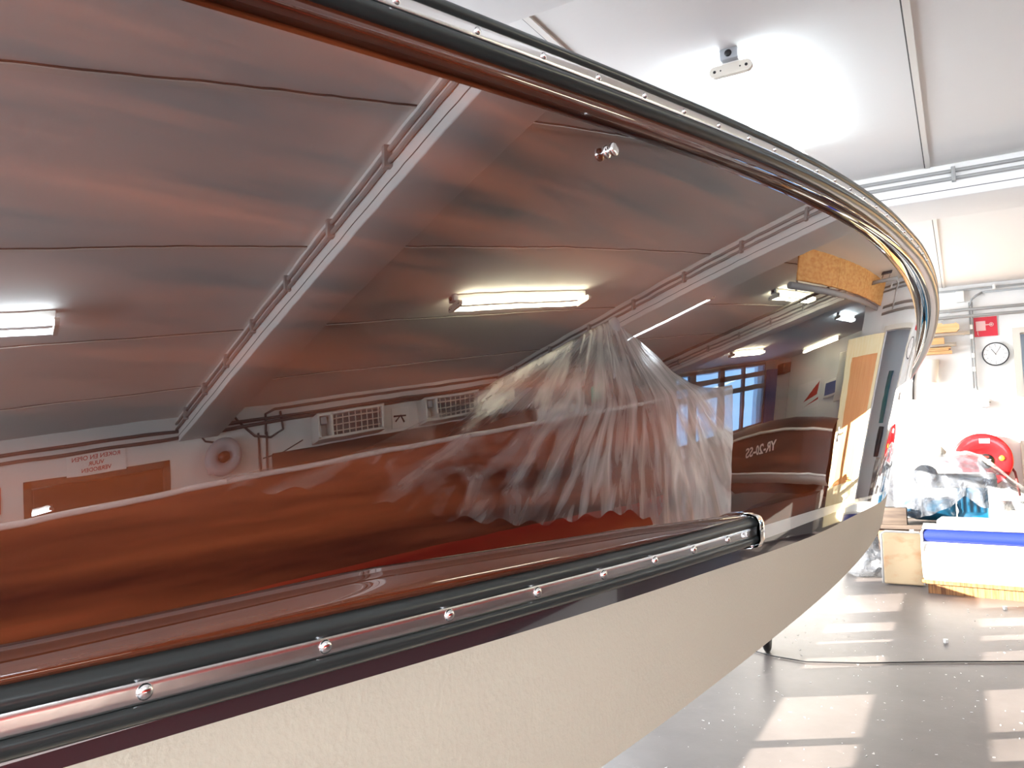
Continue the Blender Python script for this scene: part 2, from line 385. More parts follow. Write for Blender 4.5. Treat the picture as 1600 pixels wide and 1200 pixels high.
# ------------------------------------------------------------------ the varnished boat
CT = [[0.3291, 0.6265, 0.8598, 0.9834, 0.8806], [0.3116, 0.5317, 0.7669, 0.8685, 0.6869], [0.3821, 0.503, 0.6938, 0.7765, 0.5406], [0.5425, 0.5432, 0.6343, 0.7084, 0.4422], [0.7956, 0.6711, 0.6196, 0.6706, 0.3873], [1.1433, 0.9001, 0.6973, 0.6643, 0.3661], [1.5849, 1.2236, 0.8749, 0.7041, 0.3726], [2.1184, 1.6314, 1.1409, 0.8034, 0.4059], [2.7415, 2.1198, 1.489, 0.9714, 0.4687], [3.4524, 2.6878, 1.9144, 1.2109, 0.5656], [4.2499, 3.3355, 2.4146, 1.5214, 0.7007], [5.1332, 4.0631, 2.9891, 1.9016, 0.8768]]
def bas(x, x0, x1, n):
    t = (min(max(x, x0), x1 - 1e-9) - x0) / (x1 - x0) * (n - 3); i = int(t); u = t - i; k = (n - 3) / (x1 - x0) / 6
    return i, ((1 - u) ** 3 / 6, (3 * u ** 3 - 6 * u ** 2 + 4) / 6, (-3 * u ** 3 + 3 * u ** 2 + 3 * u + 1) / 6, u ** 3 / 6), (-3 * (1 - u) ** 2 * k, (9 * u * u - 12 * u) * k, (-9 * u * u + 6 * u + 3) * k, 3 * u * u * k)
def Wf(s, z):
    """distance of the topside from the boat's side line, at station s, height z"""
    ex = 0
    if s < -1: ex = -1 - s; s = -1
    i, B, d = bas(s, -1, 8, 12); j, E, e = bas(z, -1, 1.2, 5); w = ws = wz = 0
    for a in range(4):
        for k_ in range(4):
            cc = CT[i + a][j + k_]; w += cc * B[a] * E[k_]; ws += cc * d[a] * E[k_]; wz += cc * B[a] * e[k_]
    return w - ws * ex * .6, ws, wz
be = math.radians(10); BV = V(math.sin(be), math.cos(be), 0); OV = V(math.cos(be), -math.sin(be), 0)
def HP(s, z, off=0., port=False):
    w = Wf(s, z)[0] - off
    if port: w = 2 * WC - w
    p = BV * s - OV * w; return V(p.x, p.y, z + H)
WC = 1.72
def pv(c, s): return sum(a * s ** (len(c) - 1 - i) for i, a in enumerate(c))
def zG(s):
    s = max(-1.5, s)
    return pv([-.00418933, .00145664, .08787384, .39876498], s) if s < 6.8 else pv([-.00418933, .00145664, .08787384, .39876498], 6.8)
def zR(s):                       # top rubbing strip, foot
    a = pv([-.00823721, .01682734, .07511716, .42361729], s) if s < 3.4 else None
    if a is None:
        a0 = pv([-.00823721, .01682734, .07511716, .42361729], 3.4); a = a0 + (zG(s) - zG(3.4)) * .9
    if s < -1: a = pv([-.00823721, .01682734, .07511716, .42361729], -1)
    return max(a, zG(s) + .018)
def zL(s): return pv([.0058, -.0297, -.182], max(-1.5, min(s, 2.6)))       # lower rail centre line
def lin(t, x):
    if x <= t[0][0]: return t[0][1]
    for (a, b), (c, d) in zip(t, t[1:]):
        if x <= c: return b + (d - b) * (x - a) / (c - a)
    return t[-1][1]
ZB = lambda s: lin([(-2, -.225), (.2, -.233), (.85, -.256), (1.45, -.268), (1.7, -.282), (2.4, -.290), (3.2, -.33), (8, -.34)], s)
ZS0 = lambda s: (lin([(-2, -.20), (.5, -.225), (1.45, -.2445), (2, -.2495), (2.5, -.262), (3.2, -.312), (8, -.32)], s))
ZS1 = lambda s: lin([(-2, -.175), (.5, -.20), (1.45, -.2175), (1.95, -.2255), (2.36, -.247), (3.2, -.297), (8, -.30)], s)
ZC = lambda s: lin([(-2, -.452), (.87, -.457), (1.5, -.442), (2.4, -.434), (3, -.434), (5, -.40), (6, -.34), (8, -.25)], s)
ZT = lambda s: zR(s) + .07
# level list: (function, rows up to next, material of the band above)
LV = [(ZC, 6, 3), (ZB, 1, 2), (ZS0, 1, 1), (ZS1, 44, 0), (zG, 4, 0), (ZT, 0, 0)]
SA, NS_ = -2.2, 230
def smooth(f):     # round the broken lines
    return lambda s: sum(f(s + d * .12) for d in (-2, -1, 0, 1, 2)) / 5
LV = [(smooth(f) if f in (ZC, ZB, ZS0, ZS1) else f, n, m) for f, n, m in LV]
def level(q):      # q: (band index, fraction) -> z(s)
    i, fr = q; a = LV[i][0]
    if i == len(LV) - 1: return a
    b = LV[i + 1][0]; return lambda s: a(s) * (1 - fr) + b(s) * fr
rows = []
for i, (f, n, m) in enumerate(LV[:-1]):
    for r_ in range(n): rows.append(((i, r_ / n), m))
rows.append(((len(LV) - 1, 0), 0))
def stem(f):
    a, b = 3., 7.95
    if Wf(b, f(b))[0] < WC: return b
    for _ in range(40):
        m_ = (a + b) / 2
        if Wf(m_, f(m_))[0] < WC: a = m_
        else: b = m_
    return a
boat = empty('mahogany_motorboat', (HP(1.5, 0).x - 1.2, 1.5, 0))
tag(boat, 'large varnished mahogany motorboat in front, with beige bottom and black rubbing rails', 'boat')
hb = MB(); PT = []; bands = []
for (q, m_) in rows:
    f = level(q); e = stem(f); zs = []
    P = []
    for i in range(NS_ + 1):
        u = i / NS_; s = SA + (e - SA) * (u ** .92)
        P.append((s, f(s)))
    PT.append(P); bands.append(m_)
for side in (False, True):
    for r_ in range(len(PT) - 1):
        g = [[HP(s, z, 0, side) for s, z in PT[r_]], [HP(s, z, 0, side) for s, z in PT[r_ + 1]]]
        uv = [[(s, z) for s, z in PT[r_]], [(s, z) for s, z in PT[r_ + 1]]]
        if side: g = g[::-1]; uv = uv[::-1]
        hb.grid(g, True, bands[r_], uv)
# bottom: chine to keel
def keel(s):
    e = PT[0][-1][0]; return -1.0 + lin([(-3, 0), (2.5, .02), (4, .20), (e, -(-1.0) + ZC(e))], s)
for side in (False, True):
    rowsB = []
    for j in range(7):
        t = j / 6; rr = []
        for (s, z) in PT[0]:
            a = HP(s, z, 0, side); kz = keel(s); kp = BV * s - OV * WC; kp = V(kp.x, kp.y, kz + H)
            rr.append(a.lerp(kp, t))
        rowsB.append(rr)
    if not side: rowsB = rowsB[::-1]
    hb.grid(rowsB, True, 3)
# transom
tr = [[HP(P[0][0], P[0][1], 0, False) for P in PT], [HP(P[0][0], P[0][1], 0, True) for P in PT]]
hb.grid(tr, False, 0)
kp = BV * SA - OV * WC
hb.add([tr[0][0], tr[1][0], V(kp.x, kp.y, keel(SA) + H)], [(0, 1, 2)], False, 3)
hull = hb.build('hull', [M['mahogany'], M['stripe'], M['boot'], M['primer']], boat)
bm = bmesh.new(); bm.from_mesh(hull.data); bmesh.ops.remove_doubles(bm, verts=bm.verts, dist=2e-5); bmesh.ops.recalc_face_normals(bm, faces=bm.faces)
# keep the chine hard
for e in bm.edges:
    if len(e.link_faces) == 2:
        a, b = e.link_faces
        if a.normal.angle(b.normal, 0) > .5: e.smooth = False
bm.to_mesh(hull.data); bm.free()
# deck
dk = []
for (s, z) in PT[-1][::4] + [PT[-1][-1]]:
    a = HP(s, z - .012, 0, False); b = HP(s, z - .012, 0, True)
    dk.append([a.lerp(b, t) + V(0, 0, .06 * math.sin(PI * t) * min(1, (a - b).length / 2)) for t in [x / 10 for x in range(11)]])
recalc(MB().grid(dk, True, 0, [[(i * .1, j * .1) for j in range(11)] for i in range(len(dk))]).build('deck', M['mahogany2'], boat))
# rails
def frames(zf, s0, s1, n, port=False, off=0):
    out = []
    for i in range(n + 1):
        s = s0 + (s1 - s0) * i / n; z = zf(s); w, ws, wz = Wf(s, z)
        nn = (OV + BV * ws).normalized()
        if port: nn = (-OV + BV * ws).normalized()
        out.append((HP(s, z, 0, port), nn, V(0, 0, 1)))
    return out
def rail_prof(hh):
    return [(-.004, -hh), (.012, -hh - .001), (.024, -hh + .001), (.032, -hh + .006), (.035, -hh + .012), (.033, -hh + .018), (.028, -.0098), (.026, -.0095), (.026, .0095), (.028, .0098), (.033, hh - .018), (.035, hh - .012), (.032, hh - .006), (.024, hh - .001), (.012, hh + .001), (-.004, hh)]
strip_prof = [(.024, -.0088), (.0306, -.0088), (.0311, -.0082), (.0312, -.003), (.0312, .003), (.0311, .0082), (.0306, .0088), (.024, .0088)]
cR = lambda s: zR(s) + .030
eR = stem(cR) - .02
KE = lambda s: lin([(1.2, 1), (3.2, 1.75), (8, 1.75)], s); KH = lambda s: lin([(1.2, 1), (3.0, 1.2), (8, 1.2)], s)      # the rail grows towards the bow
KS = [(KE(SA + (eR - SA) * i / 170), KH(SA + (eR - SA) * i / 170)) for i in range(171)]; KP = [(KE(SA + (eR - SA) * i / 90), KH(SA + (eR - SA) * i / 90)) for i in range(91)]
fr = frames(cR, SA, eR, 170)
rb = MB().sweep(fr, rail_prof(.030), ks=KS).build('rubber_rail', M['rubber'], boat)
MB().sweep(fr, strip_prof, ks=KS).build('metal_strip', M['stainless'], boat)
mo_prof = [(-.004, -.002), (.010, -.003), (.017, .002), (.020, .010), (.019, .018), (.012, .026), (-.004, .028)]
frm = [(a[0], a[1], a[2]) for a in frames(zG, SA, eR, 170)]
Pm = []; Um = []; Lg = 0
for i, (p, o_, u_) in enumerate(frm):        # moulding fills the space between planking and rail
    s = SA + (eR - SA) * i / 170; hgt = max(.016, zR(s) - zG(s) + .004)
    Pm.append([p + o_ * (e * (KE(s) if e > 0 else 1)) + u_ * (h * hgt / .024) for e, h in mo_prof]); Um.append([(s, .3 + k_ * .01) for k_ in range(len(mo_prof))])
MB().grid(Pm, True, 0, Um).build('wooden_moulding', M['mahogany2'], boat)
frp = frames(cR, SA, eR, 90, True)
recalc(MB().sweep(frp, rail_prof(.030), ks=KP).build('rubber_rail', M['rubber'], boat))
recalc(MB().sweep(frp, strip_prof, ks=KP).build('metal_strip', M['stainless'], boat))
# lower rail: mahogany moulding above, rail beneath, chrome cap at the front end
cL = lambda s: zL(s)
sE = 1.395
frl = frames(cL, SA, sE, 90)
def taper(fr_, prof, L0=.05):
    P = []
    for i, (p, o_, u_) in enumerate(fr_):
        P.append([p + o_ * e + u_ * h for e, h in prof + [prof[0]]])
    return P
MB().sweep(frl, rail_prof(.027)).build('rubber_rail', M['rubber'], boat)
MB().sweep(frl, strip_prof).build('metal_strip', M['stainless'], boat)
lm_prof = [(-.004, .025), (.026, .026), (.028, .031), (.026, .037), (.018, .045), (.010, .050), (.006, .0505), (.006, .053), (-.004, .053)]
Pm = []; Um = []
for i, (p, o_, u_) in enumerate(frl):
    s = SA + (sE - SA) * i / 90; k_ = lin([(-2, .7), (.18, .75), (.5, 1.15), (1.0, .8), (1.4, .15)], s)
    Pm.append([p + o_ * (e * (1 if k_ > .5 else .6 + .8 * k_ * 1.0)) + u_ * (.025 + (h - .025) * k_) for e, h in lm_prof]); Um.append([(s, .6 + j * .01) for j in range(len(lm_prof))])
MB().grid(Pm, True, 0, Um).build('wooden_moulding', M['mahogany2'], boat)
# end cap
p0, o0, u0 = frames(cL, sE, sE + .01, 1)[0]; tdir = (frames(cL, sE + .01, sE + .02, 1)[0][0] - p0).normalized()
def capring(d, k_):
    pr = [(-.003, -.032), (.020, -.033), (.036, -.028), (.042, -.016), (.042, .016), (.036, .028), (.022, .033), (.006, .034), (-.003, .034)]
    cx, ch = .016, .0
    return [p0 + tdir * d + o0 * (cx + (e - cx) * k_) + u0 * (ch + (h - ch) * k_) for e, h in pr]
cap = MB(); rr_ = [capring(-.012, 1), capring(.004, 1.02), capring(.012, .97), capring(.018, .82), capring(.021, .4), capring(.0215, .02)]
cap.grid([r + [r[0]] for r in rr_], True); recalc(cap.build('rail_end_cap', M['chrome'], boat))
# screws
def screw(P, n, t, r=.0062):
    a = MB().lathe(P, n, [(r * 1.05, -.001), (r * 1.05, .0006), (r * .9, .0022), (r * .55, .0034), (r * .15, .0038), (.0001, .0038)], 14)
    return a
for s in [.269 - .151 * 1.02, .269, .429, .584, .731, .872, 1.008, 1.132, 1.262]:
    fr1 = frames(cL, s, s + .01, 1)[0]
    recalc(screw(fr1[0] + fr1[1] * .0312, fr1[1], None).build('screw', M['chrome'], boat))
s = .592 - .133
while s < 3.4:
    fr1 = frames(cR, s, s + .01, 1)[0]
    recalc(screw(fr1[0] + fr1[1] * .0312 * KE(s), fr1[1], None, .0050).build('screw', M['chrome'], boat)); s += .133
fr1 = frames(cL, 1.335, 1.345, 1)[0]
# engraved maker's mark at the end of the strip
tn = (fr1[0] - frames(cL, 1.325, 1.335, 1)[0][0]).normalized()
R3 = Matrix((tn, fr1[1].cross(tn), fr1[1])).transposed()
text_mesh('GTE', .014, M['white'], fr1[0] + fr1[1] * .0318, R3.to_euler(), 'engraved_mark', boat)
# chrome fitting on the topside
Pf = HP(1.042, .438); w_, ws1, wz1 = Wf(1.042, .438); nf = (OV + BV * ws1 + V(0, 0, 1) * wz1).normalized()
ft = MB().lathe(Pf - nf * .002, nf, [(.0001, 0), (.0105, 0), (.0105, .004), (.008, .0055), (.0045, .006), (.0045, .011), (.0095, .012), (.0110, .0145), (.0110, .018), (.009, .0195), (.0001, .019)], 28)
recalc(ft.build('hull_fitting', M['chrome'], boat))

# ------------------------------------------------------------------ cradle under the boat
cr = empty('boat_cradle', (BV.x * 1.5 - OV.x * WC, 1.5, 0))
tag(cr, 'dark steel cradle with small wheels carrying the varnished motorboat', 'boat cradle')
m_ = MB()
def bp_(s, q, z):
    p = BV * s - OV * (WC - q); return V(p.x, p.y, z)
for q in (-.32, .32): m_.tube([bp_(-1.6, q, .18), bp_(1.3, q, .18)], .028, 8)
for s in (-1.2, 1.2): m_.tube([bp_(s, -.34, .18), bp_(s, .34, .18)], .028, 8)
for s in (-1.2, 1.2): 
    m_.tube([bp_(s, 0, .18), bp_(s, 0, H + keel(s) + .01)], .035, 8)
m_.build('cradle_frame', M['pipe_dark'], cr)
for s in (-1.2, 1.2):
    for q in (-.32, .32):
        b_ = bp_(s, q, .075)
        MB().lathe(b_ - OV * .02, OV, [(.0001, 0), (.045, 0), (.07, .004), (.075, .014), (.075, .026), (.07, .036), (.045, .04), (.0001, .04)], 24).build('castor_wheel', M['black'], cr)
jk = V(-1.16, 5.12, 0)
wh = MB().lathe(jk + V(-.02, 0, .13), (1, .12, 0), [(.0001, 0), (.08, 0), (.115, .004), (.13, .016), (.13, .034), (.115, .046), (.08, .05), (.0001, .05)], 28)
jack = empty('jockey_wheel_stand', jk); tag(jack, 'black wheel showing below the beige hull edge on the floor', 'wheel')
wh.build('wheel', M['black'], jack)
MB().tube([jk + V(.005, 0, .13), jk + V(.005, .0, .42), jk + V(-.10, .1, .70)], .02, 8).build('fork', M['steel'], jack)

# ------------------------------------------------------------------ fluorescent lamps
def make_lamp(L=1.28, tubem='tube_cool', end='plastic_cream'):
    """lamp along +Y hanging from z=0 downwards, origin at its middle on the ceiling"""
    r = empty('fluorescent_lamp', (0, 0, 0))
    MB().box((0, 0, -.032), (.075, L, .05), bev=.008).build('housing', M['plastic_white'], r)
    for y in (-L / 2, L / 2):
        pts = []; n = 10
        for i in range(n + 1): a = -PI / 2 + PI * i / n; pts.append(V(.062 + .022 * math.cos(a), y - .012, -.075 + .022 * math.sin(a)))
        for i in range(n + 1): a = PI / 2 + PI * i / n; pts.append(V(-.062 + .022 * math.cos(a), y - .012, -.075 + .022 * math.sin(a)))
        eh = MB().poly(pts, (0, .024, 0)).build('lamp_holder', M[end], r); recalc(eh)
        sg = -1 if y < 0 else 1
        for x in (-.062, .062, -.038, .038):
            MB().lathe((x, y + sg * .0105, -.075), (0, sg, 0), [(.0001, .003), (.006 if abs(x) > .05 else .003, .003), (.006 if abs(x) > .05 else .003, 0)], 10).build('screw_hole', M['black'], eh)
    for x in (-.062, .062):
        MB().tube([(x, -L / 2 + .012, -.075), (x, L / 2 - .012, -.075)], .0145, 12).build('tube', M[tubem], r)
    MB().box((0, -L / 2 - .015, -.022), (.07, .035, .044), bev=.004).build('mounting_bracket', M['plastic_grey'], r)
    MB().lathe((0, -L / 2 - .034, -.022), (0, -1, 0), [(.0001, .003), (.014, .003), (.014, 0)], 14).build('cable_hole', M['black'], r)
    return r
lampA = make_lamp(); lampA.location = (-.70, 3.66, CE); tag(lampA, 'twin tube ceiling lamp above the near gunwale, its cream end plate facing us', 'lamp', 'fluorescent ceiling lamps')
lampB = make_lamp(tubem='tube_warm')
lampB.location = (3.0, 3.72, CE); tag(lampB, 'warm white twin tube ceiling lamp mirrored in the middle of the varnish', 'lamp', 'fluorescent ceiling lamps')
def lp(src, x, y, rz, lab): return copy_tree(src, None, (x, y, CE), rz, lab)
lp(lampA, 2.95, -.03, 0, 'cool white ceiling lamp mirrored at the left edge of the varnish')
lp(lampA, 3.62, 6.18, PI / 2, 'ceiling lamp just behind the big beam, mirrored beside the plastic tent peak')
lp(lampB, 2.92, 8.2, 0, 'ceiling lamp in the wing nearest the chipboard fascia')
lp(lampA, 3.45, 12.2, 0, 'ceiling lamp deep in the wing, mirrored above the orange door')
lp(lampB, 5.75, 11.5, 0, 'ceiling lamp close to the blue lit windows of the wing')
lp(lampB, 5.4, 15.2, PI / 2, 'long ceiling lamp in front of the far end wall')

olp = copy_tree(lampA, None, (XR + .52, .66, 2.52), .5, 'small cool lamp added behind the dark interior window in place of a reflection in its pane'); olp.scale = (.5, .22, .5)  # added lamp, stands in for a lamp mirrored in the pane
MB().tube([(XR + .52, .66, 2.52), (XR + .52, .66, CE + .43)], .004, 6).build('suspension_wire', M['steel'], olp)
# ------------------------------------------------------------------ conduits and pipes
def tagtube(name, pts_list, r, m, label, cat='pipe', clips=None, group=None, clipm='pipe'):
    root = empty(name, Vector(pts_list[0][0])); tag(root, label, cat, group)
    for pts in pts_list: MB().tube(pts, r, 10).build('pipe', M[m], root)
    if clips:
        for c, sz in clips: MB().box(c, sz, bev=.003).build('clip', M[clipm], root)
    return root
z1, z2 = CE - .05, CE - .095
def beampipes(y, x0, x1, label, z1=z1, z2=z2, name='conduit_pair', step=.62, x00=.05):
    cl = []; x = x00
    while x < x1:
        if x > x0: cl.append(((x, y, (z1 + z2) / 2), (.022, .05, .085)))
        x += step
    tagtube(name, [[(x0, y, z1), (x1, y, z1)], [(x0, y, z2), (x1, y, z2)]], .011, 'pipe', label, 'conduit', cl)
beampipes(5.157, XL, XR, 'pair of grey conduits clipped along the near face of the big ceiling beam')
beampipes(1.688, XL, XR, 'pair of grey conduits along the beam overhead, mirrored dark in the varnish')
beampipes(8.988, 2.35, XW, 'pair of conduits along the beam in the wing', z1 - .02, z2 - .02)
tagtube('conduit', [[(2.35, 8.25, CE - .115), (XW, 8.25, CE - .115)]], .020, 'pipe_dark', 'dark conduit crossing the wing ceiling before its beam', 'conduit')
tagtube('conduit', [[(1.95, 5.78, CE - .16), (XR, 5.78, CE - .16)]], .022, 'pipe_dark', 'dark conduit along the rear lower edge of the big beam', 'conduit')
# chipboard fascia with heating pipe under it
fas = MB()
for (a, b) in ((6.25, 7.5), (7.51, 8.8), (8.81, 10.38)): fas.box((1.9, (a + b) / 2, CE - .135), (.02, b - a, .27))
tag(fas.build('chipboard_fascia', M['osb']), 'orange chipboard fascia hanging from the ceiling left of the wing', 'board')
tagtube('heating_pipe', [[(1.98, 6.22, CE - .29), (1.98, 10.38, CE - .29)]], .030, 'pipe', 'thick grey pipe along the foot of the chipboard fascia', 'pipe',
        [((1.98, y, CE - .25), (.02, .02, .16)) for y in (6.4, 8.1, 9.4)])
hp = tagtube('hanging_pipe', [[(1.885, 9.27, CE - .10), (1.42, 9.55, CE - .10), (1.36, 9.62, CE - .14), (1.36, 9.7, CE - .42)]], .022, 'pipe', 'grey pipe hung on two rods from the ceiling, bending down', 'pipe')
for x, y in ((1.72, 9.38), (1.58, 9.46)): MB().tube([(x, y, CE - .09), (x, y, CE)], .005, 6).build('hanger_rod', M['black'], hp)
MB().box((1.65, 9.42, CE - .02), (.22, .03, .03), rot=(0, 0, -.5), bev=.004).build('hanger_clamp', M['black'], hp)

# pipes on the back wall
YP = YB - .04
def wallrun(name, label, runs, r=.012, m='pipe', clips=(), cat='conduit'):
    root = empty(name, Vector(runs[0][0])); tag(root, label, cat)
    for run in runs: MB().tube(run, r, 10).build('pipe', M[m], root)
    for c in clips: MB().box(c, (.03, .04, .055), bev=.003).build('clip', M['plastic_white'], root)
    return root
wallrun('conduit', 'uppermost conduit of the two just below the ceiling on the back wall', [[W3(-1.2, YP, 1.395), W3(2.08, YP, 1.385)]], clips=[W3(x, YP, 1.39) for x in (.42, 1.1, 1.7)])
wallrun('conduit', 'second conduit below the ceiling on the back wall', [[W3(.30, YP, 1.345), W3(2.08, YP, 1.335)], [W3(.17, YP - .01, 1.20), W3(.19, YP - .01, 1.27), W3(.24, YP - .01, 1.31), W3(.30, YP, 1.34)]])
wallrun('water_pipe', 'upper horizontal pipe on the back wall, above the fire sign', [[W3(-1.2, YP - .036, 1.15), W3(.1, YP - .036, 1.155), W3(1.8, YP - .036, 1.14)]], .018, clips=[W3(x, YP, 1.155) for x in (-.05, .8, 1.5)], cat='pipe')
wallrun('water_pipe', 'lower horizontal pipe on the back wall, right above the timber shelf', [[W3(-1.2, YP - .036, 1.07), W3(.1, YP - .036, 1.08), W3(1.8, YP - .036, 1.06)]], .018, clips=[W3(x, YP, 1.075) for x in (-.12, .8, 1.5)], cat='pipe')
for dx, lab in ((0, 'left'), (.026, 'right')):
    wallrun('conduit', '%s one of the two grey conduits running down the back wall to the socket' % lab,
            [[W3(.165 + dx, YP - .005, 1.24), W3(.160 + dx, YP - .005, .7), W3(.155 + dx, YP - .005, .27), W3(.165 + dx, YP - .005, .19), W3(.20 + dx, YP - .005, .125), W3(.27, YP - .005, .105 - dx), W3(.31, YP - .005, .07)]] if dx else
            [[W3(.165, YP - .005, 1.24), W3(.160, YP - .005, .7), W3(.155, YP - .005, .24)]], .009, m='pipe', clips=[W3(.17, YP - .012, z) for z in (.95, .84, .62, .46)] if dx else ())
jb = MB().box(W3(.08, YB - .033, 1.315), (.085, .066, .13), bev=.006).build('junction_box', M['plastic_white']); tag(jb, 'white junction box on the back wall below the ceiling', 'junction box')
so = empty('socket_outlet', W3(.22, YP, .02)); tag(so, 'grey double socket outlet at the foot of the wall conduit', 'socket')
for x in (.178, .256): MB().box(W3(x, YP - .01, .065), (.074, .06, .08), bev=.006).build('socket', M['plastic_grey'], so)
# ------------------------------------------------------------------ back wall items
sg = empty('fire_hose_sign', W3(.31, YB - .01, .95)); tag(sg, 'red square fire hose sign on the back wall above the clock', 'sign')
MB().box(W3(.31, YB - .012, .945), (.235, .006, .225)).build('sign_plate', M['red_sign'], sg)
g = MB(); g.box(W3(.265, YB - .017, .955), (.095, .004, .11)); g.box(W3(.335, YB - .017, .965), (.06, .004, .012)); g.tube([W3(.37, YB - .018, .965) + V(.02 * math.cos(a), 0, .02 * math.sin(a)) for a in [i * PI / 8 for i in range(16)]], .004, 6, closed=True)
g.lathe(W3(.37, YB - .019, .965), (0, 1, 0), [(.0001, 0), (.011, 0), (.011, .003)], 16); g.tube([W3(.232, YB - .017, .895), W3(.232, YB - .017, .86), W3(.24, YB - .017, .845)], .005, 6)
g.build('hose_symbol', M['pinkish'], sg)
ck = empty('wall_clock', W3(.39, YB - .03, .62)); tag(ck, 'round wall clock with black rim on the back wall', 'clock')
cc_ = W3(.39, YB - .002, .62); CR_ = .134
MB().lathe(cc_, (0, -1, 0), [(CR_, 0), (CR_, .035), (CR_ - .004, .040), (CR_ - .011, .040), (CR_ - .012, .033)], 48).build('rim', M['black'], ck)
fc = MB().lathe(cc_ + V(0, -.033, 0), (0, -1, 0), [(CR_ - .01, 0), (.0001, 0.0005)], 48).build('clock_face', M['white'], ck); recalc(fc)
tk = MB()
for i in range(12):
    a = i * PI / 6; d = V(math.sin(a), 0, math.cos(a)); tk.tube([cc_ + V(0, -.0345, 0) + d * (CR_ - .032), cc_ + V(0, -.0345, 0) + d * (CR_ - .020)], .0016 if i % 3 else .0028, 5)
tk.build('hour_marks', M['black'], ck)
for i in range(12):
    a = (i + 1) * PI / 6
    text_mesh(str(i + 1), .022, M['black'], cc_ + V(math.sin(a) * (CR_ - .044), -.0345, math.cos(a) * (CR_ - .044)), (PI / 2, 0, 0), 'numeral', ck, .0002)
for nm, a, L_, r_ in (('hour_hand', math.radians(-34), .072, .0028), ('minute_hand', math.radians(33), .095, .002)):
    d = V(math.sin(a), 0, math.cos(a)); MB().tube([cc_ + V(0, -.037, 0) - d * .012, cc_ + V(0, -.037, 0) + d * L_], r_, 6).build(nm, M['black'], ck)
# hose reel
rl = empty('fire_hose_reel', W3(.185, YB - .2, -.88)); tag(rl, 'round red fire hose reel on the back wall', 'fire hose reel')
rc = W3(.185, YB - .26, -.575); RR = .295
MB().lathe(rc, (0, -1, 0), [(.0001, .012), (.12, .012), (.13, .016), (.22, .012), (RR - .02, .014), (RR, .006), (RR, -.01), (RR - .015, -.014), (.1, -.016)], 56).build('front_disc', M['red'], rl)
MB().lathe(rc + V(0, .17, 0), (0, -1, 0), [(RR, .014), (RR, -.01), (.1, -.016), (.0001, -.016)], 48).build('rear_disc', M['red'], rl)
MB().lathe(rc + V(0, .16, 0), (0, -1, 0), [(.2, 0), (.2, .16)], 32).build('drum', M['black'], rl)
hs = MB()
for i in range(5): hs.tube([rc + V(0, .03 + i * .028, 0) + V(.245 * math.cos(a), 0, .245 * math.sin(a)) for a in [k_ * PI / 16 for k_ in range(32)]], .014, 8, closed=True)
hs.tube([rc + V(.25, .08, -.05), rc + V(.30, .05, -.14), rc + V(.315, .04, -.25), rc + V(.33, .05, -.40)], .013, 8)
hs.build('hose', mat('dark_red_hose', (.18, .02, .02), .5), rl)
bd = MB().lathe(rc + V(.03, -.013, -.01), (0, -1, 0), [(.082, 0), (.082, .004), (.0001, .004)], 40).build('round_label', M['black'], rl)
text_mesh('AJAX', .030, M['red_text'], rc + V(.03, -.019, .035), (PI / 2, 0, 0), 'label_text', bd)
text_mesh('BRANDSLANG', .016, M['white'], rc + V(.03, -.019, .003), (PI / 2, 0, 0), 'label_text', bd)
text_mesh('N', .05, M['white'], rc + V(.06, -.019, -.035), (PI / 2, 0, 0), 'label_text', bd, bold=.001)
MB().lathe(rc + V(.185, -.012, .02), (0, -1, 0), [(.028, 0), (.028, .012), (.018, .018), (.0001, .018)], 24).build('yellow_knob', M['yellow'], rl)
MB().box(rc + V(.03, -.016, .215), (.10, .004, .05)).build('white_sticker', M['white'], rl)
MB().box(rc + V(0, .22, 0), (.2, .08, .5), bev=.01).build('wall_bracket', M['steel'], rl)
# timber shelf: two brackets and the planks on them
for z, lab in ((.875, 'upper'), (.752, 'lower')):
    br = MB(); x1 = .15 if z > .8 else .01
    br.tube([W3(-.75, YB - .12, z + .0), W3(x1, YB - .12, z + .012)], .022, 12); br.tube([W3(-.5, YB, z), W3(-.5, YB - .12, z)], .014, 8); br.tube([W3(x1 - .06, YB, z), W3(x1 - .06, YB - .12, z)], .014, 8)
    tag(br.build('shelf_rail', M['plastic_cream']), '%s round cream rail on the back wall carrying orange boards' % lab, 'rail')
def plank(cx, cz, lx, hz, lab, tilt=0., notch=False, m='pine', dy=.12):
    b_ = MB()
    if notch:
        pts = [(-lx / 2, -hz / 2), (lx / 2 - .03, -hz / 2), (lx / 2, -hz / 2 + .03), (lx / 2, hz / 2 - .03), (lx / 2 - .04, hz / 2), (lx / 2 - .04, hz / 2 - .012), (lx / 2 - .17, hz / 2 - .016), (lx / 2 - .17, hz / 2), (-lx / 2, hz / 2)]
        b_.poly([W3(cx + x, YB - .20, cz + z) for x, z in pts], (0, .09, 0))
    else: b_.box(W3(cx, YB - .0805, cz), (lx, .16, hz), rot=(0, tilt, 0), bev=.003)
    o = b_.build('timber_board', M[m]); recalc(o); tag(o, lab, 'board', 'orange boards on the back wall rails'); return o
plank(-.26, .955, .62, .11, 'notched orange timber on the upper wall rail', notch=True)
plank(-.42, .808, .62, .075, 'thick orange board standing on the lower wall rail', dy=.1)
plank(-.42, .722, .74, .018, 'thin orange board hanging under the lower rail, topmost of three')
plank(-.43, .702, .72, .018, 'thin orange board hanging under the lower rail, middle of three')
plank(-.42, .674, .76, .032, 'thin orange board hanging under the lower rail, lowest of three')
cn = MB().lathe(W3(-.255, YB - .081, .60), (0, 0, -1), [(.078, 0), (.080, .01), (.050, .27), (.046, .27), (.07, .02)], 28)
tag(cn.build('paper_funnel', M['plastic_cream']), 'cream tapered funnel hanging below the orange boards', 'funnel')
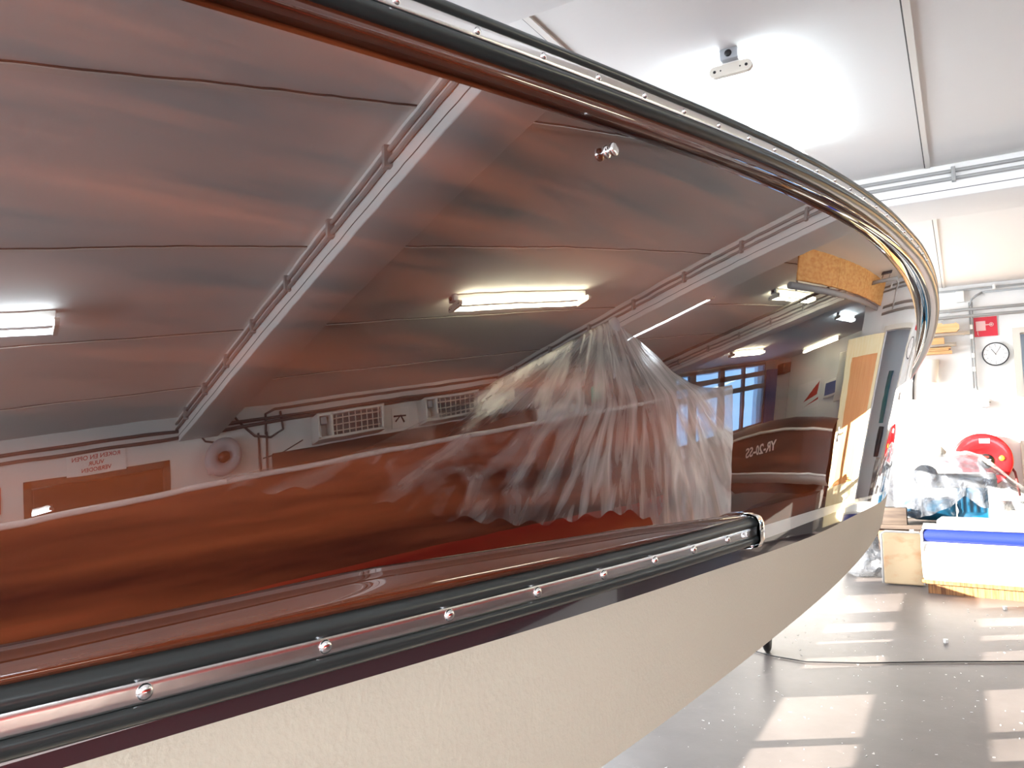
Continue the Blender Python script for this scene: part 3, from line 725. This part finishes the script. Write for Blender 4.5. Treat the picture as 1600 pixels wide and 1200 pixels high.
cb = MB().tube([W3(-.50, YB - .012, .60), W3(-.46, YB - .012, .63), W3(-.43, YB - .012, .60), W3(-.44, YB - .012, .48), W3(-.47, YB - .012, .34), W3(-.48, YB - .012, .14)], .012, 8)
# doorway and its open leaf
dr = empty('door_1', (1.1, YB, 0)); dr['kind'] = 'structure'
fm = MB(); 
for x in (.60, 1.60): fm.box((x, YB - .01, DH / 2), (.07, .06, DH))
fm.box((1.1, YB - .01, DH + .03), (1.07, .07, .06)); fm.build('door_frame', M['plastic_cream'], dr)
LA = math.radians(-38)       # the leaf stands open into the room
hinge = V(1.60, YB - .06, 0); ld = V(math.cos(LA), math.sin(LA), 0); ln = V(-ld.y, ld.x, 0)
lf = MB(); Wd, Hd = 1.0, DH - .02
def lbox(mb, a0, a1, z0, z1, t0, t1):
    pts = [hinge + ld * a0 + ln * t0, hinge + ld * a1 + ln * t0, hinge + ld * a1 + ln * t1, hinge + ld * a0 + ln * t1]
    mb.poly([p + V(0, 0, z0) for p in pts], (0, 0, z1 - z0))
lbox(lf, 0, .11, .02, Hd, -.02, .02); lbox(lf, Wd - .15, Wd, .02, Hd, -.02, .02); lbox(lf, .11, Wd - .15, Hd - .24, Hd, -.02, .02); lbox(lf, .11, Wd - .15, .02, .50, -.02, .02)
leaf = recalc(lf.build('door_leaf', M['pine_pale'], dr))
pn = MB(); lbox(pn, .10, Wd - .14, .49, Hd - .23, -.013, .013); recalc(pn.build('door_panel', M['ply'], leaf))
hd = MB(); hp_ = hinge + ld * (Wd - .07) + ln * (-.02) + V(0, 0, 1.15)
hd.tube([hp_, hp_ - ln * .05, hp_ - ln * .055 - ld * .12], .009, 8); hd.box(hp_ - ln * .002, (.04, .012, .18), rot=(0, 0, LA)); hd.build('door_handle', M['chrome'], leaf)
# things hanging in the store room
jk2 = MB().grid([[V(1.22 + .10 * math.cos(a) * (1 + .3 * math.sin(3 * a + z)), YB + .9 + .08 * math.sin(a), H + .35 - z * .14) for a in [k_ * PI / 8 for k_ in range(17)]] for z in range(6)])
tag(jk2.build('hanging_jacket', M['teal']), 'teal jacket hanging in the dark doorway', 'jacket')
bg = MB().grid([[V(1.12 + .13 * math.cos(a) * (1 + .2 * math.sin(2 * a + z)), YB + .9 + .07 * math.sin(a), H - .40 - z * .1) for a in [k_ * PI / 8 for k_ in range(17)]] for z in range(5)])
tag(bg.build('hanging_bag', M['black']), 'black bag hanging below the teal jacket in the doorway', 'bag')
cbo = cb.build('hanging_cable', M['black']); tag(cbo, 'black cable hanging on the back wall left of the cream funnel', 'cable')

# ------------------------------------------------------------------ things on the floor by the back wall
bs = empty('boat_bench_seat', (.25, 7.3, 0)); tag(bs, 'long white pleated bench seat with a blue band, on teak slats', 'seat')
def benchY(x): return 7.20 - .12 * (x - .0)
x0, x1 = -.335, 1.05
def bgrid(za, zb, nz, bulge, nx=90, pleat=0., y_off=0., slope=.12):
    G_ = []
    for j in range(nz + 1):
        t = j / nz; z = za + (zb - za) * t; row = []
        for i in range(nx + 1):
            x = x0 + (x1 - x0) * i / nx; ph = ((x - x0) / .0815) % 1
            d = bulge * math.sin(PI * t) ** .5 + pleat * abs(math.sin(PI * ph)) ** .32 * min(1, (1 - t) * 2.2)
            row.append(V(x, benchY(x) - d + y_off + slope * (z - .1), z))
        G_.append(row)
    return G_
MB().grid(bgrid(.125, .415, 14, .02, pleat=.034, nx=340)).build('seat_cushion', M['vinyl_white'], bs)
MB().grid(bgrid(.415, .525, 8, .03)).build('blue_band', M['vinyl_blue'], bs)
pp = MB(); pp.tube([V(x0, benchY(x0), .13), V(x0 - .004, benchY(x0) - .01, .3), V(x0, benchY(x0) + .02, .50), V(x0 + .02, benchY(x0) + .03, .53), V(x1, benchY(x1) + .04, .535)], .010, 8)
pp.tube([V(x0, benchY(x0) + .01, .415), V(x1, benchY(x1) + .01, .415)], .006, 6); pp.tube([V(x0, benchY(x0) - .01, .125), V(x1, benchY(x1) - .01, .125)], .012, 8); pp.build('piping', M['vinyl_white'], bs)
bk = MB(); bk.poly([V(x0, benchY(x0) + .005, .12), V(x1, benchY(x1) + .005, .12), V(x1, benchY(x1) + .32, .12), V(x0, benchY(x0) + .32, .12)], (0, .045, .41)); recalc(bk.build('seat_back', M['vinyl_white'], bs))
bc = MB(); bc.box((.42, 7.36, .565), (1.28, .22, .07), rot=(0, 0, -.12), bev=.025); bc.build('top_roll', M['vinyl_white'], bs)
sl = MB(); sl.poly([V(x0 + .02, benchY(x0) + .01, 0), V(x1, benchY(x1) + .01, 0), V(x1, benchY(x1) + .34, 0), V(x0 + .02, benchY(x0) + .34, 0)], (0, 0, .085)); sl.box((.36, 7.30, .100), (1.40, .34, .03), rot=(0, 0, -.12)); recalc(sl.build('teak_base', M['teak'], bs))
# stained seat panel left of it
cp = empty('stained_seat_panel', (-.5, 7.5, 0)); tag(cp, 'stained plywood seat panel with white edging, leaning left of the bench', 'panel')
MB().box((-.505, 7.50, .235), (.315, .03, .45), rot=(-.06, 0, -.03), bev=.02).build('plywood_panel', M['ply_raw'], cp)
MB().tube([V(-.345, 7.45, .02), V(-.345, 7.47, .44), V(-.37, 7.47, .462), V(-.63, 7.47, .465), V(-.662, 7.47, .44), V(-.664, 7.45, .02)], .010, 8).build('white_edging', M['vinyl_white'], cp)
MB().box((-.505, 7.56, .22), (.31, .09, .43), rot=(-.06, 0, -.03), bev=.03).build('foam_back', M['vinyl_white'], cp)
# low timber rack and cardboard box behind
rk = MB(); 
for z in (.16, .40): rk.box((-.1, 8.55, z), (1.5, .6, .04))
for x in (-.78, -.42, .6): rk.box((x, 8.3, .20), (.06, .06, .40)); rk.box((x, 8.8, .20), (.06, .06, .40))
tag(rk.build('timber_rack', M['wood_old']), 'low old timber rack under the plastic covered engine', 'rack')
bx_ = empty('cardboard_box', (-.62, 8.28, .18)); tag(bx_, 'small brown cardboard box in the rack beside the boat bow', 'box')
MB().box((-.62, 8.28, .275), (.26, .18, .18), bev=.004).build('carton', M['cardboard'], bx_)
text_mesh('HIER', .085, M['black'], (-.60, 8.187, .29), (PI / 2, 0, 0), 'carton_text', bx_)
tm = MB().box((-.66, 8.32, .50), (.32, .12, .16), bev=.004); tag(tm.build('timber_block', M['wood_old']), 'weathered timber block beside the blue engine', 'timber')
# blue engine
en = empty('blue_engine', (-.1, 8.6, .42)); tag(en, 'blue painted marine engine half covered with plastic sheet', 'engine')
MB().lathe((-.55, 8.6, .545), (1, -.05, 0), [(.0001, 0), (.05, 0), (.085, .04), (.11, .12), (.115, .30), (.12, .40), (.12, .46), (.0001, .46)], 36).build('gearbox', M['engine_blue'], en)
eb = MB().box((.05, 8.6, .60), (.26, .22, .34), bev=.015)
for i in range(4): eb.box((-.035 + i * .055, 8.485, .62), (.02, .02, .18), bev=.004)
eb.build('engine_block', M['engine_blue'], en)
MB().box((-.05, 8.6, .82), (.62, .26, .14), bev=.04).build('cylinder_head', M['steel'], en)
MB().lathe((-.33, 8.55, .86), (0, -1, .2), [(.0001, 0), (.10, 0), (.11, .05), (.10, .10), (.0001, .11)], 28).build('flywheel', M['pipe'], en)
MB().tube([V(-.10, 8.47, .46), V(-.07, 8.46, .54), V(-.09, 8.47, .62)], .006, 6).build('cable', M['steel'], en)
wb = MB().box((.345, 8.55, .52), (.28, .24, .20), bev=.01); tag(wb.build('white_box', M['plastic_white']), 'plain white box right of the blue engine', 'box')
fl = MB().box((.02, 8.38, .435), (.14, .2, .03), bev=.006); tag(fl.build('folded_paper', M['plastic_white']), 'white folded papers on the rack in front of the engine', 'paper')
gb = MB().box((.60, 8.75, .66), (.18, .18, .45), bev=.01); tag(gb.build('grey_machine', M['pipe_dark']), 'dark grey machine at the right end of the rack', 'machine')
# polythene over the engine
def drape(xa, xb, ya, yb, zt, zb, nx, ny, seed, amp):
    rnd = random.Random(seed); ph = [(rnd.uniform(0, 6), rnd.uniform(6, 26), rnd.uniform(5, 20)) for _ in range(8)]
    G_ = []
    for j in range(ny + 1):
        v = j / ny; row = []
        for i in range(nx + 1):
            u = i / nx; x = xa + (xb - xa) * u
            top = zt(u); bot = zb(u)
            if v < .5: t = v / .5; y = yb - (yb - ya) * t; z = top + .05 * math.sin(PI * t)
            else: t = (v - .5) / .5; y = ya - .05 * t - .03 * math.sin(PI * t); z = top - (top - bot) * t
            r_ = sum(math.sin(p + a * x * 2 + b_ * (z + y)) for p, a, b_ in ph) / 8
            row.append(V(x + r_ * amp * .4, y + r_ * amp * 1.6, z + r_ * amp * .6))
        G_.append(row)
    return G_
dz = lambda u: H + lin([(0, -.62), (.1, -.50), (.3, -.47), (.45, -.47), (.6, -.45), (.70, -.49), (.80, -.62), (.92, -.78), (1, -.90)], u)
db = lambda u: H + lin([(0, -1.02), (.2, -1.04), (.35, -1.0), (.5, -.90), (.58, -.80), (.66, -.90), (.8, -.93), (1, -.96)], u)
sheet = MB().grid(drape(-.80, .56, 8.38, 8.95, dz, db, 90, 40, 3, .02)).build('polythene_sheet', M['film_milky']); tag(sheet, 'crumpled clear polythene sheet thrown over the blue engine', 'plastic sheet')
bgp = MB().lathe((-.86, 7.85, 0), (0, 0, 1), [(.0001, 0), (.15, .01), (.19, .08), (.18, .22), (.12, .36), (.05, .42), (.06, .47)], 36, squash=.9)
for v in bgp.v: v.x += .02 * math.sin(v.z * 30 + v.y * 22); v.y += .02 * math.sin(v.z * 24 + v.x * 30)
tag(bgp.build('plastic_bag', M['film_milky']), 'clear plastic bag on the floor behind the boat bow', 'bag')
rag = MB().lathe(W3(-.22, 8.75, -.47), (0, 0, 1), [(.0001, 0), (.07, .01), (.075, .06), (.04, .11), (.0001, .12)], 20)
for v in rag.v: v.x += .012 * math.sin(v.z * 60 + v.y * 50)
tag(rag.build('paper_roll', M['plastic_cream']), 'crumpled paper on top of the covered engine', 'paper')
# small litter on the floor
for (x, y, lab) in ((-.17, 5.75, 'tiny white nut on the floor between sun patches'), (.20, 6.85, 'tiny white nut on the floor before the bench seat')):
    n_ = MB().lathe((x, y, 0), (0, 0, 1), [(.0001, 0), (.016, 0), (.016, .022), (.008, .022), (.008, .01), (.0001, .01)], 6, smooth=False); tag(n_.build('plastic_nut', M['plastic_white']), lab, 'nut')
chips = MB()
for i in range(420):
    x, y = random.uniform(-1.2, 1.4), random.uniform(1.8, 7); a = random.uniform(0, PI); l_ = random.uniform(.003, .016)
    chips.box((x, y, .0012), (l_, random.uniform(.0015, .004), .0022), rot=(0, 0, a))
tag(chips.build('wood_shavings', M['white']), 'scattered white wood shavings and dust on the floor', 'shavings', kind='stuff')
tag(MB().tube([V(-1.6, 5.25, .006), V(-1.1, 5.02, .006), V(-.9, 4.98, .006), V(-.6, 5.08, .006), V(-.2, 5.28, .006), V(.3, 5.5, .006)], .004, 6).build('floor_cable', M['black']), 'thin dark cable lying across the sunlit floor', 'cable')

# ------------------------------------------------------------------ right wall items (seen in the varnish)
RX = XR
vs = empty('no_smoking_sign', W3(RX - .01, 1.07, 1.1)); tag(vs, 'white sign with red lettering on the right wall above the dark window', 'sign')
MB().box(W3(RX - .008, 1.07, 1.185), (.006, .42, .155)).build('sign_plate', M['white'], vs)
for tx, sz, dz_ in (('ROKEN EN OPEN', .044, .045), ('VUUR', .040, 0), ('VERBODEN', .040, -.044)):
    text_mesh(tx, sz, M['red_text'], W3(RX - .0125, 1.07, 1.185 + dz_), (PI / 2, 0, -PI / 2), 'sign_text', vs, bold=.0006)
rn = MB().box(W3(RX - .003, .30, 1.02), (.006, .26, .18)); tag(rn.build('red_notice', M['red_sign']), 'red notice plate on the right wall at the left end of the varnish', 'sign')
fa = empty('alarm_horn', W3(RX - .1, 2.02, .95)); tag(fa, 'round grey alarm horn on the right wall between window and heaters', 'alarm horn')
fcx = W3(RX - .10, 2.03, 1.05)
MB().box(W3(RX - .05, 2.03, 1.05), (.10, .22, .22), bev=.02).build('base', M['plastic_grey'], fa)
MB().lathe(fcx, (-1, 0, 0), [(.14, -.03), (.15, .0), (.15, .06), (.12, .08), (.07, .07), (.05, .03), (.0001, .02)], 36).build('horn', M['plastic_grey'], fa)
MB().lathe(fcx + V(-.05, 0, 0), (-1, 0, 0), [(.045, 0), (.04, .03), (.0001, .04)], 20).build('centre_cap', M['black'], fa)
def heater(yc, lab):
    h = empty('wall_heater', W3(RX, yc, 1.04)); tag(h, lab, 'heater', 'wall heaters')
    b_ = MB(); L_, Hh = .70, .235
    for (z, s_z) in ((1.04 + .012, .024), (1.275 - .012, .024)): b_.box(W3(RX - .09, yc, z), (.18, L_, s_z), bev=.004)
    for y in (yc - L_ / 2 + .012, yc + L_ / 2 - .012, yc - .20): b_.box(W3(RX - .09, y, 1.158), (.18, .024, Hh - .01), bev=.004)
    b_.box(W3(RX - .02, yc, 1.158), (.04, L_, Hh)); b_.build('casing', M['plastic_white'], h)
    g_ = MB()
    for i in range(8): g_.box(W3(RX - .16, yc - .15 + i * .063, 1.158), (.012, .006, Hh - .05))
    for z in (1.10, 1.158, 1.215): g_.box(W3(RX - .155, yc + .07, z), (.012, .50, .010))
    g_.build('grille', M['plastic_cream'], h)
    MB().box(W3(RX - .11, yc + .07, 1.158), (.02, .5, .19)).build('element_plate', M['frame_dark'], h)
    k_ = MB(); k_.box(W3(RX - .14, yc - .28, 1.21), (.05, .07, .07), bev=.01); k_.build('control_box', M['plastic_grey'], h)
heater(3.24, 'white wall heater with grille nearer the alarm horn'); heater(4.42, 'second white wall heater beside the plastic tent edge')
bd_ = MB().box(W3(RX - .02, 4.1, .86), (.04, 3.2, .32), bev=.004); tag(bd_.build('wall_board', M['cover']), 'long dark brown board on the right wall below the heaters', 'board')
nt_ = empty('wall_note', W3(RX - .01, 3.80, 1.1)); tag(nt_, 'white paper with a black scribble between the two heaters', 'note')
MB().box(W3(RX - .006, 3.86, 1.15), (.004, .20, .19)).build('paper', M['white'], nt_)
MB().tube([W3(RX - .012, 3.80, 1.12), W3(RX - .012, 3.86, 1.17), W3(RX - .012, 3.90, 1.10)], .008, 6).tube([W3(RX - .012, 3.78, 1.17), W3(RX - .012, 3.92, 1.16)], .008, 6).build('scribble', M['black'], nt_)
def rw_pipe(pts, r, lab, m='pipe_dark'):
    tag(MB().tube([W3(RX - r - .0005, y, z) for y, z in pts], r, 8).build('conduit', M[m]), lab, 'conduit')
rw_pipe([(-3.4, 1.36), (1.6, 1.335), (1.75, 1.33), (5.0, 1.335), (6.9, 1.33)], .014, 'topmost conduit along the right wall under the ceiling')
rw_pipe([(-3.4, 1.29), (1.55, 1.275), (2.6, 1.30), (6.9, 1.31)], .014, 'lower conduit along the right wall under the ceiling')
rw_pipe([(2.45, 1.20), (2.46, 1.37), (2.55, 1.405), (6.9, 1.41)], .012, 'bent conduit rising beside the alarm horn cables')
rw_pipe([(2.15, 1.40), (2.2, 1.34), (2.35, 1.20), (2.5, 1.17), (2.62, 1.22), (2.6, 1.38)], .010, 'looping cable above the alarm horn')
rw_pipe([(1.9, 1.38), (1.86, 1.30), (1.92, 1.22), (2.05, 1.19)], .008, 'thin cable curving into the top of the alarm horn')
rw_pipe([(2.38, 1.22), (2.40, .7)], .010, 'left vertical cable right of the alarm horn')
rw_pipe([(2.46, 1.22), (2.45, .7)], .010, 'right vertical cable right of the alarm horn')
rw_pipe([(2.42, 1.0), (2.6, 1.02), (2.80, 1.10)], .005, 'thin lead from the vertical cables to the first heater')
# ------------------------------------------------------------------ neighbouring boat under polythene
nb = empty('covered_motorboat', (3.7, 2.5, 0)); tag(nb, 'second mahogany motorboat with red bottom, mirrored in the varnish under a plastic tent', 'boat')
def gx(y): return 2.66 + .10 * max(0, (2.2 - y)) ** 1.3 * .55 + .035 * max(0, y - 5.0)
NY = 60; g0 = -2.2; g1 = 5.15
zr_ = lambda y: lin([(-3, .0), (1.6, -.08), (2.7, -.13), (3.5, -.18), (4.6, -.27), (6, -.30)], y)
def side(yv, t, far=False):
    """t 0 gunwale .. 1 red line .. 2 keel"""
    xg = gx(yv); cx = 3.75
    if t <= 1: x = xg + .05 * t * t; z = .45 + (zr_(yv) - .45) * t
    else: u = t - 1; x = xg + .05 + (cx - xg - .05) * u; z = zr_(yv) + (-.95 - zr_(yv)) * (u ** .8)
    if far: x = 2 * cx - x
    return W3(x, yv, z)
nbm = MB()
for far in (False, True):
    G1 = [[side(g0 + (g1 - g0) * i / NY, j / 12, far) for i in range(NY + 1)] for j in range(13)]
    nbm.grid(G1, True, 0, [[(g0 + (g1 - g0) * i / NY, -j * .045) for i in range(NY + 1)] for j in range(13)])
    G1 = [[side(g0 + (g1 - g0) * i / NY, 1 + j / 8, far) for i in range(NY + 1)] for j in range(9)]
    nbm.grid(G1, True, 1)
for yv in (g0, g1):
    ring = [side(yv, j / 6) for j in range(13)] + [side(yv, (12 - j) / 6, True) for j in range(1, 13)]
    nbm.add(ring, [list(range(len(ring)))], False, 0)
recalc(nbm.build('hull', [M['mahogany3'], M['red_bottom']], nb))
dkm = MB(); dkm.grid([[W3(gx(g0 + (g1 - g0) * i / NY) + (3.75 - gx(g0 + (g1 - g0) * i / NY)) * 2 * t / 8, g0 + (g1 - g0) * i / NY, .452 + .05 * math.sin(PI * t / 8)) for i in range(NY + 1)] for t in range(9)], True, 0, [[(i * .1, t * .1) for i in range(NY + 1)] for t in range(9)]); dkm.build('deck', M['mahogany2'], nb)
MB().tube([W3(gx(g0 + (g1 - g0) * i / NY) - .004, g0 + (g1 - g0) * i / NY, .456) for i in range(NY + 1)], .015, 8).build('gunwale_sheen', M['white'], nb)  # strip painted white for the sheen along the polythene edge
MB().tube([W3(3.0, 4.70, .46), W3(2.98, 4.68, 1.10)], .02, 10).build('mast', M['steel'], nb)
MB().lathe(W3(2.98, 4.68, 1.08), (0, 0, 1), [(.0001, 0), (.05, .0), (.065, .04), (.06, .10), (.03, .14), (.0001, .145)], 20).build('mast_light', M['plastic_grey'], nb)
wsn = MB().box(W3(3.5, 4.6, .64), (1.3, .03, .32), rot=(-.4, 0, 0), bev=.006); wsn.build('windscreen', M['glass'], nb)
tb = MB().box(W3(3.05, 4.52, .66), (.14, .04, .13), bev=.01); tag(tb.build('teal_cloth', mat('teal_cloth', (.05, .55, .5), .6)), 'small teal cloth under the plastic tent', 'cloth')
# stands under the second boat
st = MB()
for yv in (-1.2, 1.4, 3.8):
    st.box((3.75, yv, .28), (1.0, .12, .56)); st.box((3.75, yv, .04), (1.4, .2, .08))
tag(st.build('timber_stand', M['wood_old']), 'timber blocks standing under the covered motorboat', 'stand')
# polythene tent
AP = (2.98, 4.68, 1.245)
def tent():
    G_ = []; U_ = []; na, nb_ = 190, 70
    for i in range(na + 1):
        y = 1.35 + (6.13 - 1.35) * i / na; row = []; ur = []
        for j in range(nb_ + 1):
            v = j / nb_                       # 0 foot of the skirt .. .5 gunwale .. 1 far side of the deck
            gxx = gx(min(y, 5.2)) - .03
            if v < .5:
                t = v / .5
                zb_ = lin([(1.3, .42), (1.9, .30), (2.6, .02), (3.4, -.18), (4.4, -.30), (4.7, -.42), (4.85, -.72), (6.2, -.74)], y) + .02 * math.sin(y * 23)
                z = zb_ + (.475 - zb_) * t
                ang = math.atan2(y - AP[1], AP[2] + .1 - z)
                pl = abs(math.sin(ang * 17)) * .6 + .4 * abs(math.sin(ang * 31 + 1))
                x = gxx + (.01 if y < 5.2 else 0) - (.006 + .020 * pl * (1 - t * .95)) * (1 if y < 4.8 else 1.5)
            else:
                t = (v - .5) / .5; x = gxx + t * 1.15
                d = math.hypot(x - AP[0], (y - AP[1]) * (.50 if y < AP[1] else .95))
                rise = (AP[2] - .50) * max(0, 1 - d / 1.30) ** 1.15
                edge = min(1, t / .30) ** .85
                a2 = math.atan2(y - AP[1], x - AP[0])
                z = .478 + rise * edge + (.010 + .009 * abs(math.sin(a2 * 11))) * min(1, d * 2) * edge
                if y > 5.2: z -= .06 * (y - 5.2) * edge
                ang = math.atan2(y - AP[1], AP[2] + .1 - z + t * .3)
            row.append(W3(x, y, z)); ur.append((ang, math.hypot(y - AP[1], AP[2] - z)))
        G_.append(row); U_.append(ur)
    return G_, U_
_tg, _tu = tent()
tt = MB().grid(_tg, True, 0, _tu).build('polythene_tent', M['film']); tag(tt, 'clear polythene tent draped over the second boat, peaked over its mast', 'plastic sheet')
# ------------------------------------------------------------------ third boat in the wing
b3 = empty('brown_covered_boat', (3.4, 9.4, 0)); tag(b3, 'dark brown boat with registration letters and white waterline in the wing', 'boat')
top3 = lambda x: lin([(2.1, -.36), (2.3, -.28), (2.7, -.18), (3.3, -.08), (3.85, -.03), (4.3, -.02), (4.9, -.05)], x)
low3 = lambda x: lin([(2.1, -.86), (2.7, -.70), (3.6, -.56), (4.6, -.41), (4.9, -.40)], x)
bot3 = lambda x: low3(x) - .17
y3 = lambda x: 8.95 + .9 * max(0, (2.9 - x)) ** 1.5 + .25 * max(0, (x - 4.3)) ** 2
m3 = MB(); n3_ = 50; xs = [2.34 + (4.85 - 2.34) * i / n3_ for i in range(n3_ + 1)]
m3.grid([[W3(x, y3(x) + .10 * t * (1 - t) - .04 * t, top3(x) + (low3(x) - top3(x)) * t) for x in xs] for t in [k_ / 10 for k_ in range(11)]], True, 0)
m3.grid([[W3(x, y3(x) - .04 + .35 * t * t, low3(x) + (bot3(x) - low3(x)) * t) for x in xs] for t in [k_ / 4 for k_ in range(5)]], True, 1)
m3.grid([[W3(x, y3(x) + .31 + .45 * t, bot3(x) - .2 * t) for x in xs] for t in (0, 1)], True, 2)
m3.grid([[W3(x, y3(x) + .75 * t, top3(x) + .12 * math.sin(PI * t)) for x in xs] for t in [k_ / 6 for k_ in range(7)]], True, 0)
m3.grid([[W3(x, y3(x) + .76, top3(x) + (bot3(x) - .2 - top3(x)) * t) for x in xs] for t in (0, 1)], True, 0)
m3.build('hull', [M['cover'], M['plastic_white'], M['boot']], b3)
MB().tube([W3(x, y3(x) - .01, top3(x) + .005) for x in xs], .018, 8).build('gunwale', M['plastic_cream'], b3)
MB().tube([W3(x, y3(x) - .05, low3(x)) for x in xs], .014, 8).build('waterline_strip', M['white'], b3)
text_mesh('YR-20-SS', .17, M['white'], W3(3.80, 8.93, -.24), (PI / 2, 0, 0), 'registration', b3, bold=.004)
s3 = MB().box((3.4, 9.5, .28), (1.8, .5, .56 - .1)); tag(s3.build('dark_trestle', M['pipe_dark']), 'dark trestle carrying the brown boat in the wing', 'trestle')
# wing end: curtain, picture, cabinets
cu_ = MB().grid([[V(7.0 - .06 + .03 * math.sin(i * 1.1), 14.50 + i * .016, z) for i in range(40)] for z in (.4, H + .4, CE - .2)]); tag(cu_.build('window_curtain', M['curtain']), 'blue curtain at the right end of the wing windows', 'curtain')
pc = empty('sail_picture', W3(6.1, YW, .4)); tag(pc, 'white picture with a red sail shape on the far wall', 'picture')
MB().box(W3(6.15, YW - .01, .45), (.9, .01, .6)).build('panel', M['white'], pc)
rs_ = MB().poly([W3(6.35, YW - .02, .33), W3(5.80, YW - .02, .42), W3(5.75, YW - .02, .70)], (0, -.004, 0)); rs_.poly([W3(6.3, YW - .02, .22), W3(5.72, YW - .02, .30), W3(5.72, YW - .02, .35)], (0, -.004, 0)); rs_.build('red_shape', M['red_text'], pc)
cab = MB().box(W3(4.55, YW - .2, .62), (.62, .4, 1.0), bev=.01); tag(cab.build('wall_cabinet', M['plastic_cream']), 'cream wall cabinet at the left of the far wall', 'cabinet')
scn = empty('notice_screen', W3(5.15, YW - .1, .3)); tag(scn, 'framed dark screen with white border left of the sail picture', 'screen')
MB().box(W3(5.2, YW - .04, .45), (.55, .06, .36), bev=.01).build('frame', M['plastic_white'], scn); MB().box(W3(5.2, YW - .075, .45), (.46, .01, .26)).build('display', M['curtain'], scn)
spk = MB().box(W3(7.0 - .125, 15.5, 1.22), (.25, .5, .22), bev=.02); tag(spk.build('loudspeaker', M['black']), 'black loudspeaker box high up in the wing corner', 'loudspeaker')
cnt = MB().box((4.4, 15.6, .5), (3.0, .7, 1.0), bev=.01); tag(cnt.build('work_bench', M['frame_dark']), 'dark work bench along the far wall of the wing', 'bench')

# ------------------------------------------------------------------ light
sun = bpy.data.lights.new('sun', 'SUN'); sun.energy = 23; sun.angle = math.radians(.15); sun.color = (1, .93, .82)
so_ = bpy.data.objects.new('sun', sun); COL.objects.link(so_)
sd = V(.866, .5, -.2126 * 1.0).normalized(); so_.rotation_euler = sd.to_track_quat('-Z', 'Y').to_euler(); so_.location = (-8, 0, 4)
wd = bpy.data.worlds.new('sky'); sc.world = wd; wd.use_nodes = True
nt = wd.node_tree; bgn = nt.nodes['Background']; bgn.inputs[0].default_value = (.27, .55, 1.0, 1); bgn.inputs[1].default_value = 1.0
def portal(loc, rot, sx, sy, e, c=(.9, .95, 1)):
    l = bpy.data.lights.new('window_fill', 'AREA'); l.shape = 'RECTANGLE'; l.size = sx; l.size_y = sy; l.energy = e; l.color = c
    o = bpy.data.objects.new('window_fill', l); COL.objects.link(o); o.location = loc; o.rotation_euler = rot; return o
portal((.7, YF - .25, 1.9), (PI / 2, 0, 0), 7.6, 1.7, 340)          # added fill light at the made-up window band behind us
portal((XL - .3, 5.2, 1.8), (PI / 2, 0, -PI / 2), 8.0, 2.0, 430)
portal((XW + .3, 12.5, 2.3), (PI / 2, 0, PI / 2), 3.8, 1.2, 14, (.3, .6, 1))

# ------------------------------------------------------------------ camera
f_ = 1200.
def nv(v): return Vector(v).normalized()
dY = nv((700, 40, 1200)); dX = Vector((2057, -144, -1200)); dX = (dX - dX.dot(dY) * dY).normalized(); dZ = dX.cross(dY)
if dZ.y > 0: dZ = -dZ
def c2w(c): return Vector((dX.dot(c), dY.dot(c), dZ.dot(c)))
right = c2w(Vector((1, 0, 0))); upv = c2w(Vector((0, -1, 0))); back = c2w(Vector((0, 0, -1)))
cam = bpy.data.cameras.new('camera'); cam.sensor_width = 36; cam.lens = f_ / 1600 * 36; cam.clip_start = .02
co = bpy.data.objects.new('camera', cam); COL.objects.link(co)
Rm = Matrix((right, upv, back)).transposed().to_4x4(); Rm.translation = Vector((0, 0, H)); co.matrix_world = Rm
sc.camera = co
sc.view_settings.view_transform = 'Standard'; sc.view_settings.look = 'None'; sc.view_settings.exposure = 1.28; sc.view_settings.gamma = 1; sc.view_settings.use_curve_mapping = False
try: sc.cycles.use_denoising = True; sc.cycles.denoising_input_passes = 'RGB_ALBEDO_NORMAL'; sc.cycles.denoising_prefilter = 'ACCURATE'
except Exception: pass
sc.cycles.max_bounces = 10; sc.cycles.transparent_max_bounces = 24; sc.cycles.sample_clamp_indirect = 8; sc.cycles.caustics_reflective = False; sc.cycles.caustics_refractive = False
